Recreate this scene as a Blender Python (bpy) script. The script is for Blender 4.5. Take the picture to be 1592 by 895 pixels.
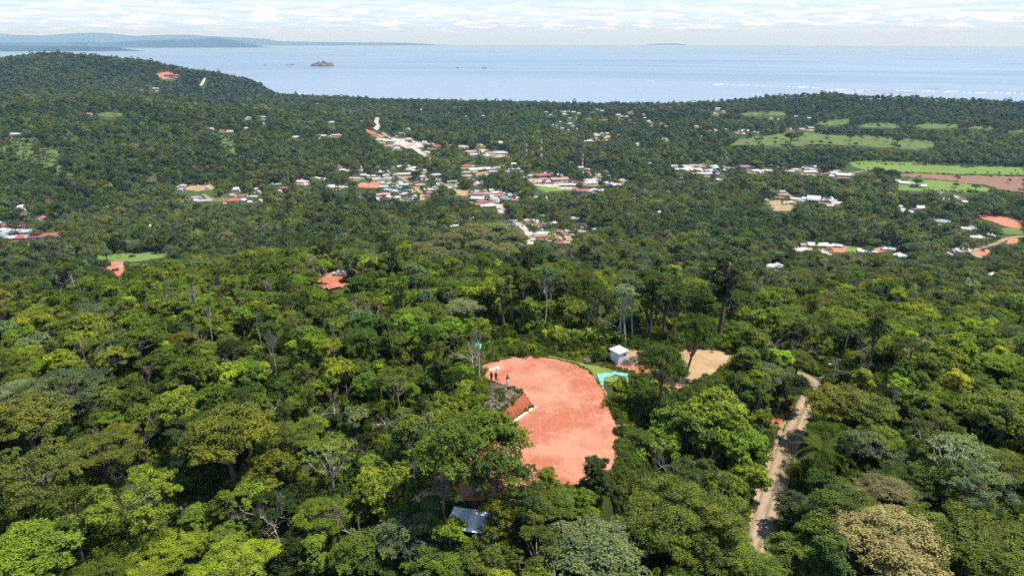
import bpy, bmesh, math, random
import numpy as np
from mathutils import Vector, Matrix
from mathutils.geometry import delaunay_2d_cdt

for o in list(bpy.data.objects): bpy.data.objects.remove(o)
SC = bpy.context.scene
COL = SC.collection
R = math.radians
# ------------------------------------------------------------------ camera
F, CX, CY = 1100.0, 796.0, 447.5            # focal length in photo pixels, centre
PITCH = R(19.407); CAM_Z = 250.0
CP, SP = math.cos(PITCH), math.sin(PITCH)
cam = bpy.data.objects.new('camera', bpy.data.cameras.new('camera')); COL.objects.link(cam)
cam.location = (0, 0, CAM_Z); cam.rotation_euler = (R(90) - PITCH, 0, 0)
cam.data.sensor_width = 36; cam.data.lens = 36 * F / 1592
cam.data.clip_start = 1; cam.data.clip_end = 250000
SC.camera = cam
# ------------------------------------------------------------------ light
SUN_EL, SUN_AZ = R(65), R(86)               # azimuth from +Y towards +X
sdir = Vector((math.cos(SUN_EL)*math.sin(SUN_AZ), math.cos(SUN_EL)*math.cos(SUN_AZ), math.sin(SUN_EL)))
sl = bpy.data.lights.new('sun', 'SUN'); sl.energy = 5.0; sl.angle = R(0.55); sl.color = (1, .955, .88)
sun = bpy.data.objects.new('sun', sl); COL.objects.link(sun)
sun.rotation_euler = sdir.to_track_quat('Z', 'Y').to_euler(); sun.location = (200, 0, 600)
SC.view_settings.view_transform = 'Standard'; SC.view_settings.look = 'None'
SC.view_settings.gamma = 1; SC.view_settings.use_curve_mapping = False
SC.view_settings.exposure = 0.52
SC.cycles.use_denoising = False
SC.cycles.denoiser = 'OPENIMAGEDENOISE'; SC.cycles.denoising_prefilter = 'ACCURATE'; SC.cycles.denoising_input_passes = 'RGB_ALBEDO_NORMAL'
SC.cycles.max_bounces = 6; SC.cycles.diffuse_bounces = 2; SC.cycles.glossy_bounces = 2
SC.cycles.transmission_bounces = 3; SC.cycles.transparent_max_bounces = 6; SC.cycles.volume_bounces = 0
SC.cycles.caustics_reflective = False; SC.cycles.caustics_refractive = False

class NT:
    """tiny node-tree helper"""
    def __init__(s, tree): s.t = tree; tree.nodes.clear()
    def n(s, typ, **kw):
        nd = s.t.nodes.new(typ)
        for k, v in kw.items():
            if k == 'ins':
                for a, b in v.items():
                    if hasattr(b, 'is_output') or isinstance(b, bpy.types.NodeSocket): s.t.links.new(b, nd.inputs[a])
                    else: nd.inputs[a].default_value = b
            else: setattr(nd, k, v)
        return nd
    def mth(s, op, a, b=0.0, c=None, clamp=False):
        ins = {0: a, 1: b}
        if c is not None: ins[2] = c
        return s.n('ShaderNodeMath', operation=op, use_clamp=clamp, ins=ins).outputs[0]
    def mix(s, fac, a, b, blend='MIX'):
        nd = s.n('ShaderNodeMix', data_type='RGBA', blend_type=blend)
        for i, v in ((0, fac), (6, a), (7, b)):
            if isinstance(v, bpy.types.NodeSocket): s.t.links.new(v, nd.inputs[i])
            elif i == 0: nd.inputs[i].default_value = v
            else: nd.inputs[i].default_value = (*v[:3], 1)
        return nd.outputs[2]
    def noise(s, vec, scale, detail=4, rough=.55, dist=0.0):
        return s.n('ShaderNodeTexNoise', ins={'Vector': vec, 'Scale': scale, 'Detail': detail, 'Roughness': rough, 'Distortion': dist}).outputs['Fac']
    def rng(s, v, a, b, c=0.0, d=1.0):
        return s.n('ShaderNodeMapRange', clamp=True, ins={0: v, 1: a, 2: b, 3: c, 4: d}).outputs[0]

W = bpy.data.worlds.new('World'); SC.world = W; W.use_nodes = True
n = NT(W.node_tree)
sky = n.n('ShaderNodeTexSky', sky_type='NISHITA', sun_disc=False, sun_elevation=SUN_EL, sun_rotation=SUN_AZ, altitude=250, air_density=1.0, dust_density=.25, ozone_density=1.2)
dirn = n.n('ShaderNodeTexCoord').outputs['Generated']
sep = n.n('ShaderNodeSeparateXYZ', ins={0: dirn})
ez = n.mth('MAXIMUM', sep.outputs[2], 0.0)
# high thin layer lying on a plane overhead: streaks near the horizon, open patches above
den = n.mth('ADD', ez, .035)
pl = n.n('ShaderNodeCombineXYZ', ins={0: n.mth('DIVIDE', sep.outputs[0], den), 1: n.mth('DIVIDE', sep.outputs[1], den), 2: 0.0}).outputs[0]
st = n.rng(n.noise(pl, .34, 6, .6, .6), .46, .70)
# ring of cumulus low over the horizon
az = n.n('ShaderNodeMath', operation='ARCTAN2', ins={0: sep.outputs[0], 1: sep.outputs[1]}).outputs[0]
cv = n.n('ShaderNodeCombineXYZ', ins={0: n.mth('MULTIPLY', az, 17.0), 1: n.mth('MULTIPLY', ez, 115.0), 2: 0.0}).outputs[0]
cn = n.noise(cv, 1.6, 7, .62, .3)
lowband = n.mth('MULTIPLY', n.rng(ez, .004, .016), n.rng(ez, .048, .03))
cu = n.mth('MULTIPLY', n.rng(cn, .49, .64), lowband)
greyn = n.noise(cv, 3.1, 5, .6)
ccol = n.mix(n.rng(greyn, .35, .65), (.80, .86, .98), (1.08, 1.10, 1.15))
scol = n.mix(n.rng(n.noise(pl, .9, 4, .6), .3, .7), (.47, .64, .95), (.80, .90, 1.04))
skyc = n.mix(1.0, sky.outputs[0], (.080, .086, .096), 'MULTIPLY')
scol = n.mix(n.rng(ez, .03, .0), scol, (.42, .66, 1.1))      # distance-blued cloud low down
st = n.mth('MAXIMUM', n.mth('MULTIPLY', st, .86), n.rng(ez, .14, .0, 0.0, .92))   # layers overlap towards the horizon
c1 = n.mix(st, skyc, scol)
c2 = n.mix(cu, c1, ccol)
bg = n.n('ShaderNodeBackground', ins={'Color': c2, 'Strength': 1.0})
W.node_tree.links.new(bg.outputs[0], n.n('ShaderNodeOutputWorld').inputs[0])

# ------------------------------------------------------------------ geometry of the photograph
def ray(u, v):
    u = np.asarray(u, float); v = np.asarray(v, float)
    b = (CY - v)
    return np.stack([(u - CX), F*CP + b*SP, -F*SP + b*CP], -1)
def on_plane(u, v, z):
    d = ray(u, v); t = (z - CAM_Z)/d[..., 2]
    return d*t[..., None] + np.array([0, 0, CAM_Z])
def at_y(u, v, y):
    d = ray(u, v); t = y/d[..., 1]
    return d*np.asarray(t)[..., None] + np.array([0, 0, CAM_Z])
def project(p):
    p = np.asarray(p, float); q = p - np.array([0, 0, CAM_Z])
    fw = q[..., 1]*CP - q[..., 2]*SP; up = q[..., 1]*SP + q[..., 2]*CP
    fw = np.maximum(fw, 1e-3)
    return CX + F*q[..., 0]/fw, CY - F*up/fw, fw

def hash2(ix, iy, seed):
    h = (ix.astype(np.int64)*374761393 + iy.astype(np.int64)*668265263 + seed*974634777) & 0xffffffff
    h = ((h ^ (h >> 13))*1274126177) & 0xffffffff
    return ((h ^ (h >> 16)) & 0xffff)/65535.0
def vnoise(x, y, seed=0):
    ix, iy = np.floor(x), np.floor(y); fx, fy = x-ix, y-iy
    fx = fx*fx*(3-2*fx); fy = fy*fy*(3-2*fy)
    a = hash2(ix, iy, seed); b = hash2(ix+1, iy, seed); c = hash2(ix, iy+1, seed); d = hash2(ix+1, iy+1, seed)
    return (a*(1-fx)+b*fx)*(1-fy) + (c*(1-fx)+d*fx)*fy
def fbm(x, y, scale, seed=0, oct=4):
    s = 0; a = .5; x = np.asarray(x, float)/scale; y = np.asarray(y, float)/scale
    for k in range(oct):
        s = s + a*(vnoise(x, y, seed+k*17)-.5); x = x*2.03+5.1; y = y*2.03+1.7; a *= .5
    return s*2        # about -1..1
def in_poly(px, py, poly):
    px = np.asarray(px); py = np.asarray(py); r = np.zeros(px.shape, bool)
    n_ = len(poly); j = n_-1
    for i in range(n_):
        xi, yi = poly[i]; xj, yj = poly[j]
        c = ((yi > py) != (yj > py))
        r ^= c & (px < (xj-xi)*(py-yi)/((yj-yi) if yj != yi else 1e-9)+xi)
        j = i
    return r
def seg_dist(x, y, pts):
    best = np.full(np.shape(x), 1e9); tt = np.zeros(np.shape(x)); 
    for i in range(len(pts)-1):
        ax, ay = pts[i][:2]; bx, by = pts[i+1][:2]
        dx, dy = bx-ax, by-ay; L = dx*dx+dy*dy+1e-9
        t = np.clip(((x-ax)*dx+(y-ay)*dy)/L, 0, 1)
        d = np.hypot(x-ax-t*dx, y-ay-t*dy)
        m = d < best; best = np.where(m, d, best); tt = np.where(m, i+t, tt)
    return best, tt
def smooth01(t): t = np.clip(t, 0, 1); return t*t*(3-2*t)

PAD_Z = 196.0
PAD_PX = [(750,566),(775,560.5),(800,555),(830,553),(861,557.5),(891,565),(914,575.5),(926,590),(935,603),(944,624),(954,647),(963,671),(966,690),(961,712),(955,729),(930,748),(900,760),(850,768),(790,775),(735,778),(690,774),(664,762),(668,740),(700,716),(740,690),(776,666),(792,658),(829,633),(815,611),(790,600),(765,592),(752,585)]
PAD = [tuple(p[:2]) for p in on_plane(*np.array(PAD_PX).T, PAD_Z)]
ROAD_Z = 188.5
ROAD_PX = [(1236,580),(1252,584),(1264,591),(1267,602),(1258,622),(1243,650),(1229,690),(1214,730),(1199,775),(1186,825),(1174,880),(1165,930)]
ROAD = [tuple(p[:2]) for p in on_plane(*np.array(ROAD_PX).T, ROAD_Z)]
CLEAR_PX = [(940,560),(948,548),(1000,540),(1060,533),(1110,537),(1150,542),(1165,560),(1130,585),(1085,600),(1060,622),(1030,625),(1000,590),(975,590)]
CLEAR_Z = 195.6
CLEAR = [tuple(p[:2]) for p in on_plane(*np.array(CLEAR_PX).T, CLEAR_Z)]
SHACK = on_plane(np.array(729.), np.array(834.), 192.8)

PS = np.array([0,40,70,100,126,150,200,290,400,500,700,900,1200,2000,2700,4000])
PZ = np.array([197,191,189.5,191.5,192.5,186,169,141,112,90,52,31,20,12,7,6.])
HEAD = []
for u, v, y in [(-330,95,2950),(-150,90,2950),(0,90,3000),(75,84,3000),(180,93,3050),(240,101,3080),(300,112,3120),(335,112,3150),(372,120,3200)]:
    p = at_y(np.array(float(u)), np.array(float(v)), np.array(float(y))); HEAD.append((p[0], p[1], p[2]-13))
HSIG = [420,420,400,380,330,290,240,180,80]
def ycoast(x):
    return np.interp(x, [-5000,-1900,-1400,-1180,-1090,-600,0,700,1100,1900,2600,5000], [3900,3800,3560,3440,3300,3060,2860,2740,2680,2480,2400,2300]) + 30*fbm(x, x*0, 260, 5)
def h(x, y):
    x = np.asarray(x, float); y = np.asarray(y, float)
    s = np.hypot(.6*x, y)
    z = np.interp(s, PS, PZ)
    far = smooth01((y-250)/500)
    z = z + fbm(x, y, 75, 3)*5*(1-far)*smooth01((s-40)/60) + fbm(x, y, 420, 8)*16*far*smooth01((2700-y)/1800)
    for cx, cy, sx, sy, a in ((-95,205,75,55,9),(-50,238,95,40,9),(-45,72,30,22,-5),(-230,150,90,60,-4),(95,150,60,40,-6),(190,190,90,70,4),
                              (-1350,1900,430,420,92),(-720,1750,280,300,30),(-900,1250,250,260,34),(-1150,850,300,260,38),(-450,1300,260,240,10),
                              (1420,2620,380,130,42),(1000,2660,170,90,20),(2100,2300,500,200,30),(900,420,200,200,12)):
        z = z + a*np.exp(-.5*(((x-cx)/sx)**2 + ((y-cy)/sy)**2))
    d, t = seg_dist(x, y, HEAD)
    hh = np.interp(t, range(len(HEAD)), [p[2] for p in HEAD]); sg = np.interp(t, range(len(HEAD)), HSIG)
    rid = hh*np.exp(-.5*(d/sg)**2)*(1+.12*fbm(x, y, 300, 21))
    z = np.maximum(z, rid) + .35*np.minimum(z, rid)*(rid > 0)
    yc = ycoast(x)
    k = smooth01((yc+60-y)/130)
    z = z*k + (1-k)*np.maximum(-20, -(y-yc)*.03)
    near = (y < 200) & (y > 40) & (np.abs(x) < 90)
    if near.any():
        xn, yn, zn = x[near] if x.ndim else x[None], y[near] if y.ndim else y[None], z[near] if z.ndim else z[None]
        for poly, pz, w in ((CLEAR, CLEAR_Z, 7.0), (PAD, PAD_Z, 5.0)):
            ins = in_poly(xn, yn, poly); dd, _ = seg_dist(xn, yn, list(poly)+[poly[0]])
            k = np.where(ins, 1, 1-smooth01((dd-.6)/w)); zn = zn*(1-k) + (pz-.05)*k
        dd, _ = seg_dist(xn, yn, ROAD); k = 1-smooth01((dd-3.2)/6); zn = zn*(1-k) + (ROAD_Z-.05)*k
        dd = np.hypot(xn-SHACK[0], yn-SHACK[1]); k = 1-smooth01((dd-2.6)/2.5); zn = zn*(1-k) + 192.7*k
        if z.ndim: z[near] = zn
        else: z = zn[0]
    return z
TS = np.concatenate([np.arange(60, 320, 1.0), np.geomspace(320, 9000, 900)])
def on_ground(u, v, extra=0.0):
    """first hit of the pixel's ray with the ground (raised by extra)"""
    u = np.atleast_1d(np.asarray(u, float)); v = np.atleast_1d(np.asarray(v, float)); out = []
    for a, b in zip(u, v):
        d = ray(a, b); d = d/np.linalg.norm(d)
        lo = 0
        for T_ in (TS[::8], None):            # coarse march, then the exact step
            if T_ is None: T_ = TS[max(0, lo*8-8):lo*8+1]
            p = d[None]*T_[:, None] + np.array([0, 0, CAM_Z])
            g = np.where(p[:, 2] < h(p[:, 0], p[:, 1]) + extra)[0]
            lo = g[0] if len(g) else len(T_)-1
        out.append(p[lo])
    return np.array(out)

# ------------------------------------------------------------------ mesh helpers
def mesh_np(name, V, polys, mats=(), mat_idx=None, smooth=False, attrs=None):
    V = np.asarray(V, np.float32); me = bpy.data.meshes.new(name)
    if isinstance(polys, np.ndarray): polys = [polys]
    polys = [np.asarray(p, np.int32) for p in polys if len(p)]
    me.vertices.add(len(V)); me.vertices.foreach_set('co', V.ravel())
    lv = np.concatenate([p.ravel() for p in polys]); tot = np.concatenate([np.full(len(p), p.shape[1], np.int32) for p in polys])
    me.loops.add(len(lv)); me.loops.foreach_set('vertex_index', lv)
    me.polygons.add(len(tot)); st_ = np.concatenate([[0], np.cumsum(tot)[:-1]]).astype(np.int32)
    me.polygons.foreach_set('loop_start', st_)
    try: me.polygons.foreach_set('loop_total', tot)
    except Exception: pass
    for m in mats: me.materials.append(m)
    if mat_idx is not None: me.polygons.foreach_set('material_index', np.asarray(mat_idx, np.int32))
    me.polygons.foreach_set('use_smooth', np.full(len(tot), smooth))
    for k, a in (attrs or {}).items():
        at = me.attributes.new(k, 'FLOAT', 'POINT'); at.data.foreach_set('value', np.asarray(a, np.float32))
    me.update(calc_edges=True)
    return me
def link(name, me, parent=None, loc=None, rot=None, scale=None):
    o = bpy.data.objects.new(name, me); COL.objects.link(o)
    if parent is not None: o.parent = parent
    if loc is not None: o.location = loc
    if rot is not None: o.rotation_euler = rot
    if scale is not None: o.scale = scale
    return o
def tag(o, label=None, cat=None, group=None, kind=None):
    if label: o['label'] = label
    if cat: o['category'] = cat
    if group: o['group'] = group
    if kind: o['kind'] = kind
    return o
class MB:
    """collects vertices and faces of one part"""
    def __init__(s): s.v = []; s.q = []; s.t = []; s.c = 0
    def add(s, V, q=None, t=None):
        V = np.asarray(V, float)
        if q is not None and len(q): s.q.append(np.asarray(q)+s.c)
        if t is not None and len(t): s.t.append(np.asarray(t)+s.c)
        s.v.append(V); s.c += len(V); return s
    def box(s, lo, hi):
        x0, y0, z0 = lo; x1, y1, z1 = hi
        return s.add([(x0,y0,z0),(x1,y0,z0),(x1,y1,z0),(x0,y1,z0),(x0,y0,z1),(x1,y0,z1),(x1,y1,z1),(x0,y1,z1)],
              [(0,3,2,1),(4,5,6,7),(0,1,5,4),(1,2,6,5),(2,3,7,6),(3,0,4,7)])
    def tube(s, pts, rad, k=6):
        pts = np.asarray(pts, float); n_ = len(pts); rad = np.broadcast_to(rad, (n_,))
        tang = np.gradient(pts, axis=0); tang /= np.linalg.norm(tang, axis=1)[:, None]+1e-9
        ref = np.where(np.abs(tang[:, 2:3]) > .9, [[1., 0, 0]], [[0, 0, 1.]])
        a = np.cross(tang, ref); a /= np.linalg.norm(a, axis=1)[:, None]+1e-9; b = np.cross(tang, a)
        th = np.linspace(0, 2*np.pi, k, endpoint=False)
        V = pts[:, None] + rad[:, None, None]*(np.cos(th)[None, :, None]*a[:, None] + np.sin(th)[None, :, None]*b[:, None])
        q = []
        for i in range(n_-1):
            for j in range(k): q.append((i*k+j, i*k+(j+1) % k, (i+1)*k+(j+1) % k, (i+1)*k+j))
        V = np.concatenate([V.reshape(-1, 3), pts[-1:]]); t = [((n_-1)*k+j, (n_-1)*k+(j+1) % k, n_*k) for j in range(k)]
        return s.add(V, q, t)
    def mesh(s, name, mats, smooth=False, **kw):
        P = ([np.concatenate(s.q)] if s.q else []) + ([np.concatenate(s.t)] if s.t else [])
        return mesh_np(name, np.concatenate(s.v), P, mats, smooth=smooth, **kw)

# ------------------------------------------------------------------ materials
MATS = {}
def mat(name, build):
    m = bpy.data.materials.new(name); m.use_nodes = True; t = NT(m.node_tree)
    out = t.n('ShaderNodeOutputMaterial'); r = build(t)
    m.node_tree.links.new(r, out.inputs[0]); MATS[name] = m; return m
def pr(t, col, rough=.8, spec=.3, bump=None, bstr=.3, bdist=.1, **ex):
    p = t.n('ShaderNodeBsdfPrincipled', ins={'Roughness': rough, 'Specular IOR Level': spec})
    if isinstance(col, bpy.types.NodeSocket): t.t.links.new(col, p.inputs['Base Color'])
    else: p.inputs['Base Color'].default_value = (*col, 1)
    for k, v in ex.items(): p.inputs[k].default_value = v
    if bump is not None:
        b = t.n('ShaderNodeBump', ins={'Height': bump, 'Strength': bstr, 'Distance': bdist}); t.t.links.new(b.outputs[0], p.inputs['Normal'])
    return p.outputs[0]
def pos(t): return t.n('ShaderNodeNewGeometry').outputs['Position']
def obj_co(t): return t.n('ShaderNodeTexCoord').outputs['Object']

def leaf_build(t):
    ti = t.n('ShaderNodeAttribute', attribute_type='INSTANCER', attribute_name='tint').outputs['Color']
    lv = t.n('ShaderNodeAttribute', attribute_type='GEOMETRY', attribute_name='lv').outputs['Fac']
    yel = t.mix(1.0, ti, (1.32, 1.27, .62), 'MULTIPLY'); drk = t.mix(1.0, ti, (.5, .58, .72), 'MULTIPLY')
    c = t.mix(lv, drk, yel)
    p = t.n('ShaderNodeBsdfPrincipled', ins={'Base Color': c, 'Roughness': .55, 'Specular IOR Level': .28})
    tr = t.n('ShaderNodeBsdfTranslucent', ins={'Color': t.mix(1.0, c, (1.25, 1.3, .5), 'MULTIPLY')})
    return t.n('ShaderNodeMixShader', ins={0: .34, 1: p.outputs[0], 2: tr.outputs[0]}).outputs[0]
LEAF = mat('foliage', leaf_build)
def bark_build(a, b):
    def f(t):
        r = t.n('ShaderNodeObjectInfo').outputs['Random']; nz = t.noise(obj_co(t), 1.4, 5, .65)
        c = t.mix(t.mth('ADD', t.mth('MULTIPLY', r, .6), t.mth('MULTIPLY', nz, .5), clamp=True), a, b)
        return pr(t, c, .9, .1, nz, .6, .05)
    return f
BARK = mat('bark', bark_build((.07, .05, .037), (.24, .2, .16)))
PALE = mat('pale_bark', bark_build((.3, .27, .23), (.5, .46, .4)))

def ground_build(t):
    p = pos(t); a = t.noise(p, .02, 6, .6); b = t.noise(p, .35, 5, .65); c = t.noise(p, .0035, 3, .5)
    col = t.mix(t.rng(a, .35, .65), (.03, .045, .012), (.055, .075, .02))
    col = t.mix(t.rng(b, .52, .75), col, (.085, .075, .035))
    col = t.mix(t.rng(c, .5, .7), col, (.06, .095, .022))
    z = t.n('ShaderNodeSeparateXYZ', ins={0: p}).outputs[2]
    col = t.mix(t.rng(z, 2.6, 1.4), col, (.55, .48, .36))
    return pr(t, col, .95, .1, b, .7, .4)
M_GROUND = mat('undergrowth_ground', ground_build)

def earth_build(base, light, dark, trk=.5, road=False):
    def f(t):
        p = pos(t); big = t.noise(p, .11, 5, .6, .8); sm = t.noise(p, 1.1, 6, .62); fine = t.noise(p, 7, 4, .6)
        mp = t.n('ShaderNodeMapping', ins={'Vector': p, 'Rotation': (0, 0, .9), 'Scale': (.16, .34, 1)}).outputs[0]
        streak = t.noise(mp, 1.2, 7, .7, 2.6)
        w = t.n('ShaderNodeTexWave', wave_type='RINGS', rings_direction='Z', ins={'Vector': t.n('ShaderNodeMapping', ins={'Vector': p, 'Location': (-2, -86, 0)}).outputs[0], 'Scale': .55, 'Distortion': 14, 'Detail': 4, 'Detail Scale': .3}).outputs['Fac']
        c = t.mix(t.rng(big, .42, .60), base, light)
        c = t.mix(t.mth('MULTIPLY', t.rng(streak, .53, .70), .35+.4*trk), c, (min(1, light[0]*1.18), min(1, light[1]*1.5), min(1, light[2]*1.6)))
        c = t.mix(t.mth('MULTIPLY', t.rng(w, .6, 1.0), .28*trk), c, tuple(min(1, x*1.2) for x in light))
        c = t.mix(t.mth('MULTIPLY', t.rng(sm, .52, .75), .6), c, dark)
        c = t.mix(t.mth('MULTIPLY', t.rng(fine, .4, .8), .18), c, dark)
        if road:
            ac = t.mth('ABSOLUTE', t.n('ShaderNodeAttribute', attribute_type='GEOMETRY', attribute_name='across').outputs['Fac']); ac = t.mth('ADD', ac, t.mth('MULTIPLY', t.mth('SUBTRACT', big, .5), .25))
            c = t.mix(t.mth('MULTIPLY', t.rng(ac, .13, .05), .75), c, (.17, .15, .075)); c = t.mix(t.mth('MULTIPLY', t.rng(ac, .33, .46), .7), c, (.2, .15, .08))
        return pr(t, c, .95, .08, t.mth('ADD', sm, t.mth('MULTIPLY', fine, .35)), .9, .25)
    return f
M_RED = mat('red_earth', earth_build((.40, .132, .074), (.50, .24, .15), (.34, .105, .055)))
M_BANK = mat('cut_red_earth', earth_build((.25, .07, .034), (.31, .10, .05), (.15, .045, .022), 0))
M_TAN = mat('dry_grass_soil', earth_build((.30, .21, .105), (.40, .29, .17), (.17, .16, .05), 0))
M_CLEAR = mat('orange_tan_clearing', earth_build((.36, .225, .115), (.46, .315, .185), (.2, .165, .06), 0))
M_ROAD = mat('dirt_road', earth_build((.33, .235, .155), (.40, .30, .21), (.24, .155, .095), 0, True))
M_TOWNROAD = mat('town_road', earth_build((.44, .36, .30), (.52, .45, .39), (.36, .28, .21), 0))
M_PLOUGH = mat('ploughed_soil', earth_build((.21, .125, .08), (.25, .15, .1), (.16, .09, .055), 0))
M_BRUSH = mat('dry_brush_soil', earth_build((.14, .10, .075), (.21, .165, .13), (.08, .08, .035), 0))
def grass_build(a, b, c, sc=1.0):
    def f(t):
        p = pos(t); x = t.noise(p, .035*sc, 5, .6, .4); y = t.noise(p, .5*sc, 5, .65)
        col = t.mix(t.rng(x, .36, .64), a, b); col = t.mix(t.rng(y, .5, .72), col, c)
        return pr(t, col, .9, .15, y, .6, .25)
    return f
M_FIELD = mat('pasture', grass_build((.075, .115, .026), (.14, .175, .045), (.105, .105, .04)))
M_FIELD2 = mat('mown_green_field', grass_build((.125, .20, .04), (.155, .225, .048), (.095, .15, .034), .8))
M_VERGE = mat('verge_grass', grass_build((.15, .19, .03), (.2, .23, .05), (.10, .13, .025), 6))

def prop_mat(name, rough, spec=.4, wave=True, metal=0.0):
    """paint whose colour comes from the object's own 'tint'"""
    def f(t):
        ti = t.n('ShaderNodeAttribute', attribute_type='OBJECT', attribute_name='tint').outputs['Color']
        nz = t.noise(pos(t), .6, 4, .7); c = t.mix(t.mth('MULTIPLY', t.rng(nz, .42, .7), .55), ti, (.24, .19, .15))
        bmp = t.n('ShaderNodeTexWave', bands_direction='X', ins={'Vector': pos(t), 'Scale': 2.0}).outputs['Fac'] if wave else nz
        return pr(t, c, rough, spec, bmp, .3 if wave else .15, .03, Metallic=metal)
    return mat(name, f)
M_ROOF = prop_mat('metal_sheet_roof', .45)
M_WALL = prop_mat('painted_wall', .85, .2, False)
M_CLOTH = prop_mat('cloth', .9, .1, False)
M_PAINT = prop_mat('car_paint', .25, .5, False)
def plain(name, c, rough=.7, spec=.3, nsc=3.0, v=.25, **ex):
    return mat(name, lambda t: pr(t, t.mix(t.mth('MULTIPLY', t.rng(t.noise(obj_co(t), nsc, 5, .65), .4, .7), v), c, tuple(x*.45 for x in c)), rough, spec, **ex))
M_GLASS = plain('window_glass', (.03, .04, .05), .12, .6, v=.1)
M_DOOR = plain('door_board', (.18, .13, .09))
M_WHITE = plain('white_sheet', (.8, .8, .8), .5, .4, 1.2, .12)
M_SHED = plain('pale_lavender_board', (.68, .67, .76), .75, .25, 1.6, .2)
M_CONC = plain('pale_concrete', (.66, .6, .5), .9, .15, 2, .3)
M_WOOD = plain('grey_wood', (.26, .22, .18), .9, .15, 4, .5)
M_STEEL = plain('galvanised_steel', (.42, .43, .44), .45, .5, 3, .2)
M_REDP = plain('red_paint', (.52, .06, .04), .5, .4); M_WHP = plain('white_paint', (.78, .78, .76), .5, .4)
M_TARP = plain('teal_tarp', (.17, .46, .37), .5, .4, .7, .3)
M_GSHEET = plain('green_sheet', (.26, .62, .18), .5, .4, .7, .3)
M_BLUETARP = plain('pale_blue_sheeting', (.56, .6, .66), .35, .5, .8, .35)
M_SKIN = plain('skin', (.36, .2, .13), .6, .3, 9, .1); M_HAIR = plain('hair', (.02, .015, .012), .6, .3, 9, .2)
M_TYRE = plain('tyre', (.02, .02, .02)); M_LIGHT = plain('lamp_glass', (.6, .6, .58), .2, .5)
M_ROCK = mat('sea_rock', lambda t: pr(t, t.mix(t.rng(t.noise(pos(t), .03, 6, .65), .38, .66), (.10, .075, .065), (.24, .18, .155)), .95, .1, t.noise(pos(t), .05, 6, .7), 1, 6.0))
M_REEF = mat('reef_rock', lambda t: pr(t, t.mix(t.rng(t.noise(pos(t), .02, 6, .65), .38, .66), (.28, .15, .12), (.42, .26, .22)), .9, .2))
M_FOAM = mat('foam', lambda t: pr(t, t.mix(t.rng(t.noise(pos(t), .02, 6, .7), .35, .65), (.62, .66, .7), (.9, .9, .9)), .8, .2))
M_HILL = mat('far_forest_hill', lambda t: pr(t, t.mix(t.rng(t.noise(pos(t), .0012, 7, .65), .36, .66), (.022, .04, .02), (.06, .08, .035)), .95, .05, t.noise(pos(t), .003, 6, .7), 1, 60.0))

def sea_build(t):
    p = pos(t)
    m1 = t.n('ShaderNodeMapping', ins={'Vector': p, 'Scale': (.00012, .0006, 1)}).outputs[0]
    m2 = t.n('ShaderNodeMapping', ins={'Vector': p, 'Scale': (.006, .03, 1)}).outputs[0]
    b = t.noise(m1, 1.3, 6, .62, .8); w = t.noise(m2, 1.0, 5, .6)
    c = t.mix(t.rng(b, .38, .62), (.12, .195, .28), (.22, .295, .37))
    sp_ = t.n('ShaderNodeSeparateXYZ', ins={0: p}); shore = t.mth('ADD', t.mth('ADD', sp_.outputs[1], t.mth('MULTIPLY', sp_.outputs[0], .35)), t.mth('MULTIPLY', b, 3000))
    c = t.mix(t.mth('MULTIPLY', t.rng(shore, 7800, 3600), .7), c, (.34, .40, .45))   # silty inshore water
    ex = t.n('ShaderNodeBump', ins={'Height': w, 'Strength': .5, 'Distance': 4.0}).outputs[0]
    d = t.n('ShaderNodeBsdfDiffuse', ins={'Color': c}); g = t.n('ShaderNodeBsdfGlossy', ins={'Color': (.9, .93, .97, 1), 'Roughness': .24, 'Normal': ex})
    k = t.mth('ADD', .45, t.mth('MULTIPLY', t.rng(b, .3, .7), .2))
    return t.n('ShaderNodeMixShader', ins={0: k, 1: d.outputs[0], 2: g.outputs[0]}).outputs[0]
M_SEA = mat('sea_water', sea_build)

# ------------------------------------------------------------------ ground, sea, far land
def polar(name, rr, aa, zf, m, smooth=True):
    A, RR = np.meshgrid(aa, rr); X = RR*np.sin(A); Y = RR*np.cos(A)
    V = np.stack([X, Y, zf(X, Y)], -1).reshape(-1, 3); na = len(aa)
    i, j = np.meshgrid(np.arange(len(rr)-1), np.arange(na-1), indexing='ij'); b = (i*na+j).ravel()
    return link(name, mesh_np(name, V, np.stack([b, b+na, b+na+1, b+1], -1)[:, ::-1], [m], smooth=smooth))
rr = np.concatenate([np.linspace(4, 52, 12), np.arange(56, 135, .9), np.geomspace(136, 4600, 190)])
aa = np.concatenate([np.radians(np.linspace(-120, -45, 25))[:-1], np.radians(np.linspace(-45, 45, 300)), np.radians(np.linspace(45, 120, 25))[1:]])
g = polar('ground', rr, aa, h, M_GROUND)
tag(g, 'forest floor of the ridge, slopes and coastal plain', 'ground', kind='structure')
REARTH = 6371000*7/6
sea = polar('sea', np.concatenate([np.linspace(1500, 12000, 90), np.geomspace(12200, 84000, 60)]), np.radians(np.linspace(-75, 75, 200)), lambda x, y: -(x*x+y*y)/(2*REARTH), M_SEA)
tag(sea, 'pale blue sea reaching out to the horizon', 'sea', kind='structure')

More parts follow.
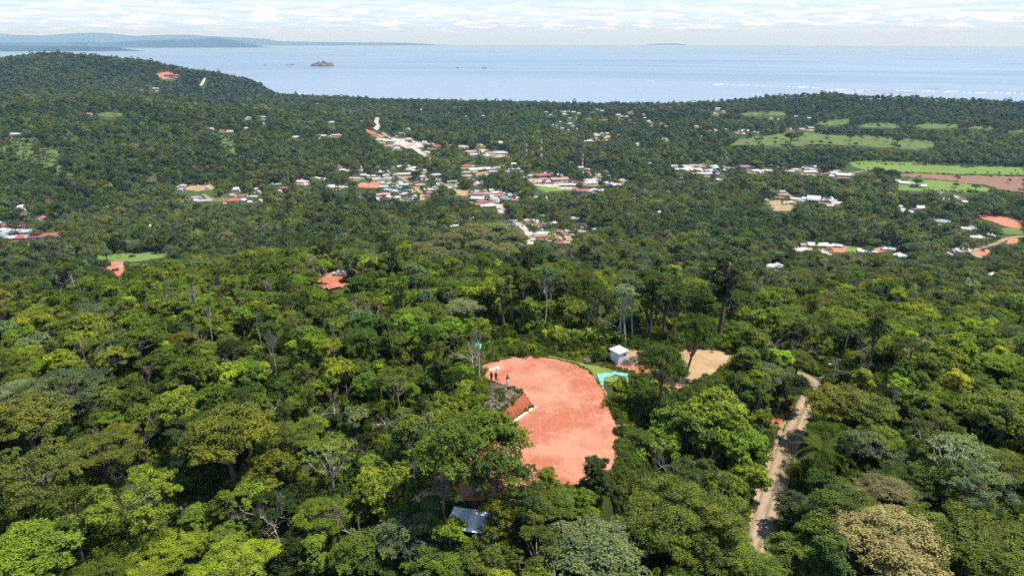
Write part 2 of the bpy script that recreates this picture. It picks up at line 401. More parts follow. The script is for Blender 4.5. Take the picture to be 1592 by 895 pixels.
def ridge(name, prof, y0, half, seed, label, mtl=M_HILL, nseg=160, amp=.5):
    us = np.linspace(prof[0][0], prof[-1][0], nseg); vs = np.interp(us, [p[0] for p in prof], [p[1] for p in prof]); vs = vs-np.clip(70-vs, 0, 12)*.16*fbm(us, us*0, 60, seed+9, 5)
    top = at_y(us, vs, np.full(nseg, y0)); base = -(top[:, 0]**2+top[:, 1]**2)/(2*REARTH) - 3
    hgt = np.maximum(top[:, 2]-base, 4); ws = np.linspace(-1, 1, 15); V = []
    for w in ws:
        yy = y0 + w*half*(1+.25*fbm(top[:, 0], top[:, 0]*0+w*9, half*2, seed))
        k = np.clip(1-abs(w), 0, 1)**.8*(1+amp*fbm(top[:, 0], yy, half*.5, seed+3)*(abs(w) > .05))
        V.append(np.stack([top[:, 0]*yy/y0, yy, base+hgt*k], -1))
    V = np.concatenate(V); i, j = np.meshgrid(np.arange(14), np.arange(nseg-1), indexing='ij'); b = (i*nseg+j).ravel()
    return tag(link(name, mesh_np(name, V, np.stack([b, b+1, b+nseg+1, b+nseg], -1), [mtl], smooth=True)), label, 'hills', kind='structure')
ridge('hills', [(-420,58),(-250,50),(-120,56),(0,54),(60,54),(110,52),(150,50.5),(180,52),(210,55.5),(245,55),(300,54),(325,57),(360,58.5),(400,60.5),(440,65),(480,65.5),(560,66.2),(640,67),(668,68.6),(700,73)], 44000., 3200., 40, 'far blue mountain range across the bay')
ridge('hills', [(-420,64),(-200,60),(0,67),(90,66.5),(160,66),(215,63),(250,62.5),(290,62),(330,60.8),(355,62),(380,66),(395,69),(425,76)], 27000., 1500., 70, 'nearer row of blue foothills before the mountain range')
ridge('low_coast', [(-420,70),(-200,70),(0,71),(60,71.5),(120,72.5),(180,74),(225,80)], 17500., 500., 90, 'low dark wooded shore at the foot of the blue hills')

def islet(name, u, vb, wpx, hpx, label, seed, m=M_ROCK, cat='rock'):
    d = ray(u, vb); y = 7000.
    for _ in range(12):
        p = at_y(np.array(u), np.array(vb), np.array(y)); zs = -(p[0]**2+p[1]**2)/(2*REARTH); y *= (CAM_Z-zs)/max(CAM_Z-p[2], 1)
        y = min(y, 52000)
    p = at_y(np.array(u), np.array(vb), np.array(y)); k = y/d[1]; w = wpx*k/2; hh = hpx*k
    nx, ny = 44, 16; gx, gy = np.meshgrid(np.linspace(-1, 1, nx), np.linspace(-1, 1, ny)); r2 = gx**2+gy**2
    z = np.clip(1-r2, 0, 1)**.55*(.62+.75*fbm(gx*3+seed, gy*3, 1, seed)); z = np.where(r2 >= 1, -.15, z)
    V = np.stack([p[0]+gx*w, p[1]+gy*w*.6, -(p[0]**2+p[1]**2)/(2*REARTH)+z*hh], -1).reshape(-1, 3)
    i, j = np.meshgrid(np.arange(ny-1), np.arange(nx-1), indexing='ij'); b = (i*nx+j).ravel()
    return tag(link(name, mesh_np(name, V, np.stack([b, b+1, b+nx+1, b+nx], -1), [m])), label, cat)
islet('rocky_islet', 502., 103., 38, 8, 'brown rocky islet standing alone in the bay', 3)
for u, v, w, hp, s in ((454., 101., 9, 1.6, 5), (446., 101.5, 4, 1.2, 6), (412., 102., 5, 1.2, 9), (753., 106.5, 10, 1.8, 7), (711., 106., 5, 1.6, 8)):
    tag(islet('sea_rock', u, v, w, hp, 'small dark rock awash in the bay', s), group='small rocks awash in the bay')
islet('wooded_island', 1035., 70.2, 66, 3.4, 'long low island on the far horizon', 12, M_HILL, 'island')

rng = np.random.default_rng(11)
def sea_patch(name, strips, m, zoff, label, cat):
    mb = MB()
    for u0, u1, v, th in strips:
        k = max(6, int((u1-u0)/2)); us = np.linspace(u0, u1, k); cen = on_plane(us, np.full(k, v)+rng.normal(0, .18, k)+.5*np.sin(us/7), 0.)
        hw = th*np.sin(np.linspace(.05, math.pi-.05, k))*(.4+rng.random(k)*1.0)
        r2 = -(cen[:, 0]**2+cen[:, 1]**2)/(2*REARTH)
        L = cen.copy(); L[:, 1] -= hw; L[:, 2] = r2+.1; T = cen.copy(); T[:, 2] = r2+zoff; U = cen.copy(); U[:, 1] += hw; U[:, 2] = r2+.1
        q = []
        for i in range(k-1): q += [(i, i+1, k+i+1, k+i), (k+i, k+i+1, 2*k+i+1, 2*k+i)]
        mb.add(np.concatenate([L, T, U]), q)
    return tag(link(name, mb.mesh(name, [m], True)), label, cat, kind='stuff')
sea_patch('breaking_surf', [(1106,1132,131,16),(1138,1150,133,8),(1175,1200,134,8),(1222,1258,135,18),(1262,1275,137,8),(1284,1322,139.5,14),(1330,1352,140.5,9),(1392,1420,141,9),(1428,1462,141.8,16),(1466,1490,142.6,11),(1496,1510,143,8),(1514,1534,144.6,13),(1540,1560,144,8),(1562,1600,145.2,14),(1150,1168,131.5,5),(1300,1340,143,6),(1005,1020,126,5),(432,480,146,14),(1102,1130,160.5,14),(1236,1262,159.5,10)], M_FOAM, .9, 'white surf breaking in broken lines along the reef', 'surf')
tag(sea_patch('reef', [(1326,1372,141.4,16),(1366,1402,142,24),(1398,1436,143,18),(1436,1460,138,8)], M_REEF, 1.3, 'reddish rock reef exposed among the surf', 'reef'), kind='structure')

# ------------------------------------------------------------------ draped sheets
def drape(name, poly, m, off, label, cat, jitter=.5, step=None, zfix=None, kind='structure'):
    """poly in world xy; rough edge, triangulated and laid on the ground"""
    rg = np.random.default_rng(len(name)*31+len(poly)); P = np.array(poly, float); ext = P.max(0)-P.min(0)
    step = step or max(ext)/28; B = []
    for i in range(len(P)):
        a, b = P[i], P[(i+1) % len(P)]; k = max(1, int(np.hypot(*(b-a))/step))
        for t_ in range(k): B.append(a+(b-a)*t_/k + rg.normal(0, jitter*.5, 2))
    B = np.array(B); gx = np.arange(P[:, 0].min(), P[:, 0].max(), step); gy = np.arange(P[:, 1].min(), P[:, 1].max(), step)
    G = np.stack(np.meshgrid(gx, gy), -1).reshape(-1, 2); G = G[in_poly(G[:, 0], G[:, 1], B)]
    if len(G):
        dd, _ = seg_dist(G[:, 0], G[:, 1], list(map(tuple, B))+[tuple(B[0])]); G = G[dd > step*.4]
    pts = [Vector(p) for p in np.concatenate([B, G])]; nb = len(B)
    vs, _, fs, *_r = delaunay_2d_cdt(pts, [], [list(range(nb))], 1, 1e-4)
    V = np.array([(v.x, v.y) for v in vs]); Z = h(V[:, 0], V[:, 1])+off if zfix is None else np.full(len(V), zfix)
    tri = np.array([f for f in fs if len(f) == 3]); 
    o = link(name, mesh_np(name, np.column_stack([V, Z]), tri, [m], smooth=True))
    return tag(o, label, cat, kind=kind)
def gpoly(px, extra=0.0): return [tuple(p[:2]) for p in on_ground([p[0] for p in px], [p[1] for p in px], extra)]
def ribbon(name, pts, width, m, off, label, cat='road', crown=0.0, jit=.15):
    P = np.array(pts)[:, :2]; L = np.concatenate([[0], np.cumsum(np.hypot(*np.diff(P, axis=0).T))]); k = max(8, int(L[-1]/max(1.0, width*.5)))
    s = np.linspace(0, L[-1], k); C = np.stack([np.interp(s, L, P[:, 0]), np.interp(s, L, P[:, 1])], -1)
    for _ in range(3): C[1:-1] = (C[:-2]+2*C[1:-1]+C[2:])/4
    T = np.gradient(C, axis=0); T /= np.linalg.norm(T, axis=1)[:, None]; N = np.stack([-T[:, 1], T[:, 0]], -1); rg = np.random.default_rng(k)
    rows = []; prof = [(-.5, -.04), (-.38, .0), (-.24, -.05*crown), (-.12, .0), (0, .06*crown), (.12, .0), (.24, -.05*crown), (.38, 0), (.5, -.04)]
    for w, dz in prof:
        xy = C+N*(w*width + (rg.normal(0, jit*width*.5, k)[:, None] if abs(w) == .5 else 0)); rows.append(np.column_stack([xy, h(xy[:, 0], xy[:, 1])+off+dz]))
    V = np.concatenate(rows); i, j = np.meshgrid(np.arange(len(prof)-1), np.arange(k-1), indexing='ij'); b = (i*k+j).ravel()
    return tag(link(name, mesh_np(name, V, np.stack([b, b+1, b+k+1, b+k], -1), [m], smooth=True, attrs={'across': np.repeat([p_[0] for p_ in prof], k)})), label, cat, kind='structure')

drape('red_earth_pad', PAD, M_RED, .05, 'bare levelled red earth building pad', 'pad', .25, .8, PAD_Z)
M_TRACK = mat('rutted_red_earth', earth_build((.43, .15, .093), (.51, .245, .168), (.35, .11, .065), .4))
PADO = SC.objects['red_earth_pad']
for k_, px_ in enumerate(([(757,580),(790,590),(822,600),(845,622),(850,655),(846,690),(850,725),(862,748)], [(790,578),(830,585),(868,600),(890,628),(902,660),(905,700),(900,735)], [(800,560),(845,562),(885,575),(912,600),(930,635),(944,670),(940,705)], [(830,640),(848,632),(862,640),(858,662),(838,676),(815,688),(790,702)])):
    for sd_ in (-.85, .85):
        q_ = np.array([p[:2] for p in on_plane(*np.array(px_, float).T, PAD_Z)]); L_ = np.concatenate([[0], np.cumsum(np.hypot(*np.diff(q_, axis=0).T))]); s_ = np.linspace(0, L_[-1], 60); C_ = np.stack([np.interp(s_, L_, q_[:, 0]), np.interp(s_, L_, q_[:, 1])], -1)
        for _ in range(40): C_[1:-1] = (C_[:-2]+2*C_[1:-1]+C_[2:])/4
        T_ = np.gradient(C_, axis=0); T_ /= np.linalg.norm(T_, axis=1)[:, None]; N_ = np.stack([-T_[:, 1], T_[:, 0]], -1); g_ = np.random.default_rng(k_*2+int(sd_ > 0)); C_ = C_+N_*(sd_+g_.normal(0, .05, 60)[:, None]); w_ = (.16+.1*g_.random(60))*np.sin(np.linspace(.15, 3.0, 60))**.4; zz_ = PAD_Z+.012+.003*k_
        V_ = np.concatenate([np.column_stack([C_-N_*w_[:, None], np.full(60, zz_)]), np.column_stack([C_+N_*w_[:, None], np.full(60, zz_)])]); i_ = np.arange(59)
        i_ = i_[g_.random(59) > .05]; o_ = link('wheel_track', mesh_np('wheel_track', V_, np.stack([i_, i_+1, i_+61, i_+60], -1)[:, ::-1], [M_TRACK], smooth=True), PADO)
ribbon('dirt_road', ROAD, 3.2, M_ROAD, .06, 'pale dirt road climbing past the building pad', crown=1.2, jit=.05)
VERGE_PX = [(838,551),(866,553),(900,559),(940,568),(975,578),(992,588),(980,594),(950,590),(930,592),(916,574),(893,563.5),(862,556)]
drape('verge', [tuple(p[:2]) for p in on_plane(*np.array(VERGE_PX).T, PAD_Z)], M_VERGE, .09, 'mown green grass verge behind the red pad', 'grass', .3, .8)
drape('verge', [tuple(p[:2]) for p in on_plane(*np.array([(728,562),(745,556),(790,553),(776,559),(751,565),(745,572)]).T, PAD_Z)], M_VERGE, .09, 'strip of short grass at the far corner of the pad', 'grass', .3, .8)
drape('verge', [tuple(p[:2]) for p in on_plane(*np.array([(927,590),(934,590),(948,620),(962,655),(974,680),(978,705),(966,732),(957,727),(966,690),(954,647),(944,624),(936,603)]).T, PAD_Z)], M_TAN, .10, 'yellowed grass edge along the open side of the pad', 'grass', .3, .8)
drape('dry_grass_clearing', CLEAR, M_CLEAR, .06, 'dry mown grass clearing beyond the white shed', 'clearing', .4, .9)
drape('red_soil', [tuple(p[:2]) for p in on_plane(*np.array([(940,563),(968,566),(1005,570),(1030,580),(1062,600),(1072,618),(1040,622),(1015,600),(985,588),(960,577),(938,571)]).T, CLEAR_Z)], M_RED, .12, 'bare red soil track beside the white shed', 'soil', .3, .8)
drape('red_soil', [tuple(p[:2]) for p in on_plane(*np.array([(1196,654),(1206,636),(1224,629),(1234,630),(1225,641),(1215,655),(1204,675),(1197,672)]).T, ROAD_Z)], M_RED, .03, 'red soil lay-by at the edge of the dirt road', 'soil', .3, .7)
drape('road_verge', [tuple(p[:2]) for p in on_plane(*np.array([(1196,676),(1208,660),(1222,652),(1210,690),(1195,735),(1180,780),(1168,820),(1162,810),(1176,760),(1187,715)]).T, ROAD_Z)], M_TAN, .02, 'dry brown verge along the dirt road', 'verge', .3, .7)
drape('red_soil', [tuple(p[:2]) for p in on_plane(*np.array([(650,782),(640,765),(660,745),(690,738),(716,758),(705,776)]).T, 195.)], M_TAN, .12, 'beige trampled soil under the trees beside the pad', 'soil', .3, .9)
# fields on the plain
OPEN = []
for px, m, lab, cat in (
    ([(1312,254),(1340,250.5),(1400,250),(1440,254),(1500,258),(1560,259),(1650,260),(1650,276),(1560,272),(1480,271),(1400,269),(1345,265)], M_FIELD2, 'bright green mown field beside the ploughed ground', 'field'),
    ([(1380,271),(1480,272.5),(1560,274),(1650,277),(1650,312),(1592,300),(1560,297),(1530,288),(1480,283),(1420,276)], M_PLOUGH, 'bare brown ploughed field', 'field'),
    ([(1395,285),(1420,278),(1480,284),(1530,291),(1545,297),(1500,300),(1440,296),(1398,298)], M_FIELD2, 'green field corner below the ploughed field', 'field'),
    ([(1130,228),(1150,217),(1190,211),(1225,206),(1262,207),(1300,209),(1350,211),(1420,216),(1452,219),(1450,229),(1420,233),(1370,230),(1310,226),(1270,225),(1225,230),(1170,226)], M_FIELD, 'long green pasture dotted with bushes', 'pasture'),
    ([(1150,176),(1175,173),(1222,174),(1222,180),(1180,181),(1155,180)], M_FIELD, 'small pasture near the coast woods', 'pasture'),
    ([(1268,191),(1290,187),(1322,184),(1318,192),(1285,197)], M_FIELD, 'narrow pasture among far trees', 'pasture'),
    ([(1418,196),(1440,191),(1492,193),(1488,199),(1440,201)], M_FIELD, 'thin green pasture below the coast hill', 'pasture'),
    ([(1500,200),(1520,195),(1545,197),(1540,203)], M_FIELD, 'green glade in the coast woods', 'pasture'),
    ([(1330,195),(1362,190),(1400,193),(1396,199),(1345,199)], M_FIELD, 'pale green glade behind the pasture', 'pasture'),
    ([(1560,205),(1592,201),(1650,203),(1650,210),(1592,209)], M_FIELD, 'light green pasture strip by the far wood', 'pasture'),
    ([(8,216),(35,212),(62,216),(60,228),(92,229),(98,238),(84,246),(96,262),(118,272),(80,274),(62,250),(30,248),(0,252),(-40,250),(-40,232),(8,228)], M_FIELD, 'hillside pasture cut out of the woods', 'pasture'),
    ([(343,212),(358,214),(366,222),(362,230),(372,240),(356,246),(350,236),(346,226)], M_FIELD, 'steep green clearing on the wooded slope', 'pasture'),
    ([(150,176),(188,174),(194,180),(160,184)], M_FIELD, 'pale grass clearing near the hill houses', 'pasture'),
    ([(150,398),(170,394),(215,393),(262,392),(255,401),(215,408),(178,407),(152,404)], M_FIELD2, 'green grass shelf above the red cutting', 'pasture'),
    ([(280,292),(320,286),(332,285),(333,295),(300,298)], M_TAN, 'dry open yard by the scattered houses', 'yard'),
    ([(320,310),(340,306),(362,307),(352,314),(325,315)], M_FIELD, 'green lawn between red roofed houses', 'lawn'),
    ([(556,287),(575,284),(595,283),(590,292),(560,293)], M_RED, 'orange soil yard beside teal roofed houses', 'yard'),
    ([(690,286),(705,284),(712,291),(698,294)], M_FIELD2, 'green plot among town houses', 'lawn'),
    ([(1190,312),(1226,314),(1232,326),(1205,328)], M_TAN, 'brown yard below the white houses', 'yard'),
    ([(1282,384),(1300,380),(1320,384),(1312,394),(1288,392)], M_RED, 'red soil yard beside the long white building', 'yard'),
    ([(1308,383),(1332,381),(1334,391),(1312,393)], M_FIELD2, 'green garden beside the long white building', 'lawn'),
    ([(1358,386),(1395,386),(1392,392),(1362,393)], M_RED, 'red soil building plot among trees', 'yard'),
    ([(1516,337),(1545,335),(1572,338),(1590,348),(1588,356),(1562,353),(1540,345)], M_RED, 'broad bank of red cut earth above the hill road', 'earth bank'),
    ([(1556,356),(1592,352),(1640,356),(1640,366),(1592,366),(1560,366)], M_FIELD, 'grass slope below the red cut bank', 'grass'),
    ([(1566,374),(1582,371),(1580,380),(1564,380)], M_RED, 'red soil island between two road arms', 'soil'),
    ([(1512,392),(1535,389),(1542,396),(1522,400)], M_RED, 'red soil lay-by along the hill road', 'soil'),
    ([(152,409),(190,407),(193,412),(196,420),(185,432),(172,436),(178,424),(168,420)], M_RED, 'red soil cutting and terrace on the left slope', 'earth bank'),
    ([(488,440),(505,428),(530,425),(540,434),(535,449),(510,452)], M_RED, 'orange cut earth terrace on the ridge', 'earth bank'),
    ([(572,199),(580,206),(598,212),(592,216),(578,210),(568,203)], M_RED, 'orange earth cutting beside the town road', 'earth bank'),
    ([(612,217),(640,216),(655,222),(658,230),(635,231),(615,224)], M_TOWNROAD, 'wide pale gravel yard along the main street', 'yard'),
    ([(820,280),(836,284),(858,287),(890,290),(898,294),(870,294),(835,289)], M_TOWNROAD, 'paved forecourt before the red roofed market', 'yard'),
    ([(826,292),(862,291),(880,296),(850,299)], M_FIELD2, 'pale green court before the market', 'lawn'),
    ([(705,297),(730,295),(752,299),(750,306),(715,305)], M_TAN, 'bare earth yard by the long white shed', 'yard'),
    ([(722,236),(745,232),(768,236),(790,240),(775,245),(735,242)], M_TOWNROAD, 'pale yard round the vaulted arena', 'yard'),
    ([(244,116),(262,112),(278,117),(272,124),(252,123)], M_RED, 'reddish terrace round the hilltop house', 'yard')):
    OPEN.append((px, .3 if 'hillside pasture' in lab or 'steep green' in lab else .012))
    drape('field' if cat in ('field', 'pasture') else cat.replace(' ', '_'), gpoly(px), m, .5 if m is not M_RED else .62, lab, cat, 9.0 if px[0][1] < 330 else 2.0)
for px, wd, m, lab in (
    ([(587,183),(584,190),(590,196),(583,200),(596,206),(606,213),(618,220),(634,227),(648,233),(657,240),(668,245),(679,250)], 14, M_TOWNROAD, 'wide pale main street running down through the town'),
    ([(613,270),(622,276),(633,283),(645,292),(653,299),(657,304),(656,313)], 7, M_ROAD, 'straight sandy lane beside the teal roofed houses'),
    ([(678,281),(687,285),(698,291),(708,297)], 6, M_ROAD, 'short dirt lane between the town houses'),
    ([(763,303),(770,309),(773,316),(777,323),(781,333)], 10, M_TOWNROAD, 'paved street leading out of the houses into trees'),
    ([(798,342),(805,348),(813,354),(820,362),(823,372),(824,381)], 8, M_TOWNROAD, 'paved lane beside the long white and red roofs'),
    ([(877,362),(882,368),(886,375)], 7, M_ROAD, 'dirt lane running up to the tan roofed building'),
    ([(1640,365),(1592,368),(1565,372),(1545,381),(1522,387),(1511,392),(1516,398),(1526,402)], 6, M_ROAD, 'winding dirt road below the red cut bank'),
    ([(312,134),(316,128),(319,122)], 9, M_TOWNROAD, 'steep pale road up the wooded headland'),
    ([(330,313),(322,307),(316,303)], 5, M_ROAD, 'dirt drive to the slate roofed houses'),
    ([(1180,253),(1230,266),(1310,272),(1350,266)], 6, M_ROAD, 'farm track between field and roofs')):
    hw_ = max(2.6, wd*.2*(px[len(px)//2][1]-150)/100); OPEN.append(([(a-hw_, b-1) for a, b in px]+[(a+hw_, b+1) for a, b in px[::-1]], .0))
    ribbon('road' if 'lane' not in lab else 'lane', on_ground([p[0] for p in px], [p[1] for p in px]), wd, m, .75, lab)
# ------------------------------------------------------------------ trees: meshes
def unit(a): return a/(np.linalg.norm(a, axis=-1, keepdims=True)+1e-9)
def leaf_quads(c, nrm, L, Wd, rg, tang=None, droop=.16):
    k = len(c); L = np.broadcast_to(L, (k,))[:, None]*(.7+.6*rg.random((k, 1))); Wd = L*Wd
    t = rg.normal(size=(k, 3)) if tang is None else tang; t = unit(t-nrm*np.sum(t*nrm, -1, keepdims=True)); b = np.cross(nrm, t)
    V = np.stack([c-t*L*.5, c+b*Wd*.5+nrm*L*.08, c+t*L*.5-nrm*L*droop, c-b*Wd*.5+nrm*L*.08], 1).reshape(-1, 3)
    return V, np.arange(4*k).reshape(k, 4)
def sphere_dirs(k, rg, zmin=-.35):
    d = unit(rg.normal(size=(k*3, 3))); d = d[d[:, 2] > zmin][:k]; return d
def crown_arrays(lobes, nclump, nleaf, L, Wd, rg, crad=.36, up=.55, fill=1.0):
    """lobes: (x,y,z,r,flat). Each lobe carries clumps, each clump carries leaves"""
    C = []; N = []; LV = []
    for (x, y, z, r, fl) in lobes:
        lb = rg.normal(0, .2)
        for d in sphere_dirs(nclump, rg):
            cc = np.array([x, y, z]) + d*r*np.array([1, 1, fl])*(.55+.5*rg.random()); cr = r*crad*(.7+.6*rg.random()); cb = rg.normal(0, .17)
            m = max(4, int(nleaf*(.6+.8*rg.random())*fill)); e = sphere_dirs(m, rg, -.55); m = len(e)
            C.append(cc + e*cr*np.array([1, 1, max(.55, fl)])*(.5+.6*rg.random((m, 1))))
            N.append(unit(e*.55 + d*.3 + np.array([0, 0, up]) + rg.normal(0, .35, (m, 3)))); LV.append(np.clip(.45+lb+cb+rg.normal(0, .22, m), 0, 1))
    C = np.concatenate(C); N = np.concatenate(N); V, q = leaf_quads(C, N, L, Wd, rg)
    return V, q, np.repeat(np.concatenate(LV), 4)
def limb(mb, a, b, r0, r1, rg, sag=.12, k=5, n_=5):
    a = np.array(a, float); b = np.array(b, float); t = np.linspace(0, 1, n_)[:, None]; L = np.linalg.norm(b-a)
    p = a+(b-a)*t + np.sin(t*np.pi)*rg.normal(0, sag*L*.5, 3) + np.sin(t*np.pi*.9)*np.array([0, 0, -.10*L])
    mb.tube(p, np.linspace(r0, r1, n_), k); return p
def bare_branches(mb, p, d, L, r, depth, rg):
    n_ = 4; pts = [np.array(p, float)]; d = unit(np.array(d, float))
    for _ in range(n_): d = unit(d+rg.normal(0, .17, 3)+np.array([0, 0, .06])); pts.append(pts[-1]+d*L/n_)
    mb.tube(pts, np.linspace(r, r*.55, n_+1), 5 if depth > 1 else 3)
    if depth > 0:
        for _ in range(3 if depth > 1 else 4):
            s = pts[rg.integers(2, n_+1)]; bare_branches(mb, s, unit(d+rg.normal(0, .62, 3)), L*(.5+.25*rg.random()), r*.5, depth-1, rg)
KIND = {}
def trunk_mb(H, zc, lobes, rg, r0, lean=.5, nl=99, vis=.9):
    mb = MB(); bend = rg.normal(0, lean, 2); zs = np.linspace(-1.2, zc, 7); p = np.column_stack([bend[0]*np.sin(zs/H*2.2), bend[1]*np.sin(zs/H*2.6+.4), zs]); p -= np.array([p[1, 0], p[1, 1], 0])
    mb.tube(p, r0*np.array([1.5, 1.12, .95, .85, .75, .66, .55]), 8); top = p[-1]
    for (x, y, z, r, fl) in lobes[:nl]:
        k = rg.integers(4, 7); limb(mb, p[k] if z > p[k][2] else p[3], (x, y, z+r*fl*.3), r0*.42, r0*.12, rg)
    return mb
def build_kind(name, seed):
    rg = np.random.default_rng(seed); lobes = []
    if name == 'round':                                         # dense rounded crown
        Rk, H = 5., 12.5
        for d in sphere_dirs(30, rg, -.4): lobes.append((*(d*np.array([3.5, 3.5, 2.5])*(.85+.25*rg.random())+[0, 0, 8.3]), 1.35+.5*rg.random(), .8))
        args = (13, 40, .33, .52); zc, r0 = 8.5, .3
    elif name == 'bloom':                                       # rounded crown of fine blossom
        Rk, H = 5., 11.5
        for d in sphere_dirs(34, rg, -.45): lobes.append((*(d*np.array([3.6, 3.6, 2.7])*(.85+.25*rg.random())+[0, 0, 7.4]), 1.3+.45*rg.random(), .85))
        args = (16, 46, .22, .7); zc, r0 = 7.5, .3
    elif name == 'umbrella':                                    # wide flat feathery layers
        Rk, H = 6.5, 11.
        for k in range(34):
            a = rg.random()*6.28; q = math.sqrt(rg.random())*5.4; lobes.append((q*math.cos(a), q*math.sin(a), 10.0-.075*q*q-1.5*rg.random(), 1.25+.5*rg.random(), .36))
        args = (13, 42, .27, .42); zc, r0 = 6.6, .32
    elif name == 'emergent':                                    # tall bare trunk, broken tiers high up
        Rk, H = 5.2, 27.
        for k in range(30):
            z = 14.5+11*rg.random()**.75; q = (1.2+3.2*math.sin(min(1, (z-13.5)/12.5)*2.6))*math.sqrt(rg.random()); a = rg.random()*6.28; lobes.append((q*math.cos(a), q*math.sin(a), z, 1.1+.6*rg.random(), .62))
        args = (12, 40, .35, .52); zc, r0 = 24.0, .42
    elif name == 'column':                                      # narrow, leafy to the ground
        Rk, H = 3.2, 13.
        for k in range(28):
            z = 1.6+10*rg.random(); q = 2.2*math.sqrt(rg.random())*(1.1-.5*(z/12)); a = rg.random()*6.28; lobes.append((q*math.cos(a), q*math.sin(a), z, .95+.45*rg.random(), .9))
        args = (12, 38, .32, .55); zc, r0 = 10, .25
    elif name == 'airy':                                        # open crown with limbs showing
        Rk, H = 4.6, 13.
        for d in sphere_dirs(19, rg, -.3): lobes.append((*(d*np.array([3.7, 3.7, 3.0])*(.7+.45*rg.random())+[0, 0, 9.2]), .9+.5*rg.random(), .62))
        args = (11, 32, .29, .48); zc, r0 = 8.5, .24
    elif name == 'bigleaf':                                     # coarse drooping leaves
        Rk, H = 4.2, 10.
        for d in sphere_dirs(24, rg, -.5): lobes.append((*(d*np.array([3., 3., 2.6])*(.8+.3*rg.random())+[0, 0, 6.6]), 1.15+.4*rg.random(), .85))
        args = (11, 24, .55, .45); zc, r0 = 7, .24
    elif name == 'crownlet':                                    # small high tuft on a thin stem
        Rk, H = 2.2, 15.
        for k in range(17):
            a = rg.random()*6.28; q = 1.7*math.sqrt(rg.random()); lobes.append((q*math.cos(a), q*math.sin(a), 12.4+2.2*rg.random(), .75+.3*rg.random(), .6))
        args = (9, 26, .28, .5); zc, r0 = 12.6, .16
    elif name == 'rosette':                                     # candelabra limbs ending in leaf stars
        Rk, H = 3.6, 10.5
        mb = MB(); zs = np.linspace(-1, 6, 6); mb.tube(np.column_stack([zs*0+.15*np.sin(zs), zs*.04, zs]), np.linspace(.2, .12, 6), 7); C = []; N = []; T = []
        for k in range(22):
            a = k*2.4; q = 3.2*math.sqrt((k+.5)/22); e = np.array([q*math.cos(a), q*math.sin(a), 9.8-.2*q*q+rg.normal(0, .35)]); limb(mb, (0, .2, 3.6+2.3*rg.random()), e, .07, .03, rg, .07)
            for j in range(36):
                b = rg.random()*6.28; d = unit(np.array([math.cos(b), math.sin(b), -.15+.6*rg.random()])); C.append(e+d*(.25+.35*rg.random())); N.append(unit(np.array([0, 0, 1.])+d*.45+rg.normal(0, .35, 3))); T.append(d)
        V, q, = leaf_quads(np.array(C), np.array(N), .42, .5, rg, np.array(T), .2); lv = np.repeat(np.clip(.5+rg.normal(0, .2, len(C)), 0, 1), 4)
        return dict(R=Rk, H=H, crown=(V, q, lv), trunk=mb, pale=True)
    elif name == 'bare':                                        # leafless grey branches
        mb = MB(); bare_branches(mb, (0, 0, -1), (.05, .02, 1), 5.5, .17, 4, rg)
        k = 260; c = np.concatenate(mb.v); c = c[c[:, 2] > 5]; c = c[rg.integers(0, len(c), k)]
        V, q = leaf_quads(c+rg.normal(0, .15, (k, 3)), unit(rg.normal(size=(k, 3))+[0, 0, 1]), .25, .5, rg)
        return dict(R=4., H=11., crown=(V, q, np.repeat(rg.random(k), 4)), trunk=mb, pale=True)
    crown = crown_arrays(lobes, *args[:2], args[2], args[3], rg)
    if name == 'bloom': crown = (crown[0], crown[1], .5+(crown[2]-.5)*.3)
    return dict(R=Rk, H=H, crown=crown, trunk=trunk_mb(H, zc, lobes, rg, r0), pale=name in ('crownlet',), lobes=lobes)
VARIANTS = [('round', 1), ('round', 2), ('round', 3), ('umbrella', 4), ('umbrella', 5), ('emergent', 6), ('emergent', 7), ('column', 8), ('column', 9), ('airy', 10), ('airy', 11), ('bigleaf', 12), ('bigleaf', 13), ('rosette', 14), ('bare', 15), ('bare', 16), ('crownlet', 17), ('crownlet', 18), ('bloom', 19)]
SRC = bpy.data.collections.new('tree_kinds')                    # shapes for the forest instances, not placed themselves
KINDS = []; BYNAME = {}
def joined(name, parts, mats):
    V = []; P = {3: [], 4: []}; M = {3: [], 4: []}; lv = []; c = 0
    for (v, polys, l, mi) in parts:
        for p in polys: P[p.shape[1]].append(p+c); M[p.shape[1]].append(np.full(len(p), mi))
        V.append(v); lv.append(l if l is not None else np.zeros(len(v))); c += len(v)
    ks = [k for k in (4, 3) if P[k]]
    return mesh_np(name, np.concatenate(V), [np.concatenate(P[k]) for k in ks], mats, np.concatenate([np.concatenate(M[k]) for k in ks]), attrs={'lv': np.concatenate(lv)})
def mb_polys(mb): return ([np.concatenate(mb.q)] if mb.q else []) + ([np.concatenate(mb.t)] if mb.t else [])
def add_src(nm, me):
    o = bpy.data.objects.new(nm, me); SRC.objects.link(o); return o
for i, (nm, sd) in enumerate(VARIANTS):
    k = build_kind(nm, sd*101); bm_ = PALE if k['pale'] else BARK; k['name'] = nm
    V, q, lv = k['crown']
    k['crown_me'] = mesh_np('crown_'+nm, V, q, [LEAF], attrs={'lv': lv}); k['trunk_me'] = k['trunk'].mesh('trunk_'+nm, [bm_], True)
    add_src('shape_%02d_%s' % (i, nm), joined('shape_'+nm, [(V, [q], lv, 0), (np.concatenate(k['trunk'].v), mb_polys(k['trunk']), None, 1)], [LEAF, bm_]))
    KINDS.append(k); BYNAME.setdefault(nm, []).append(i)
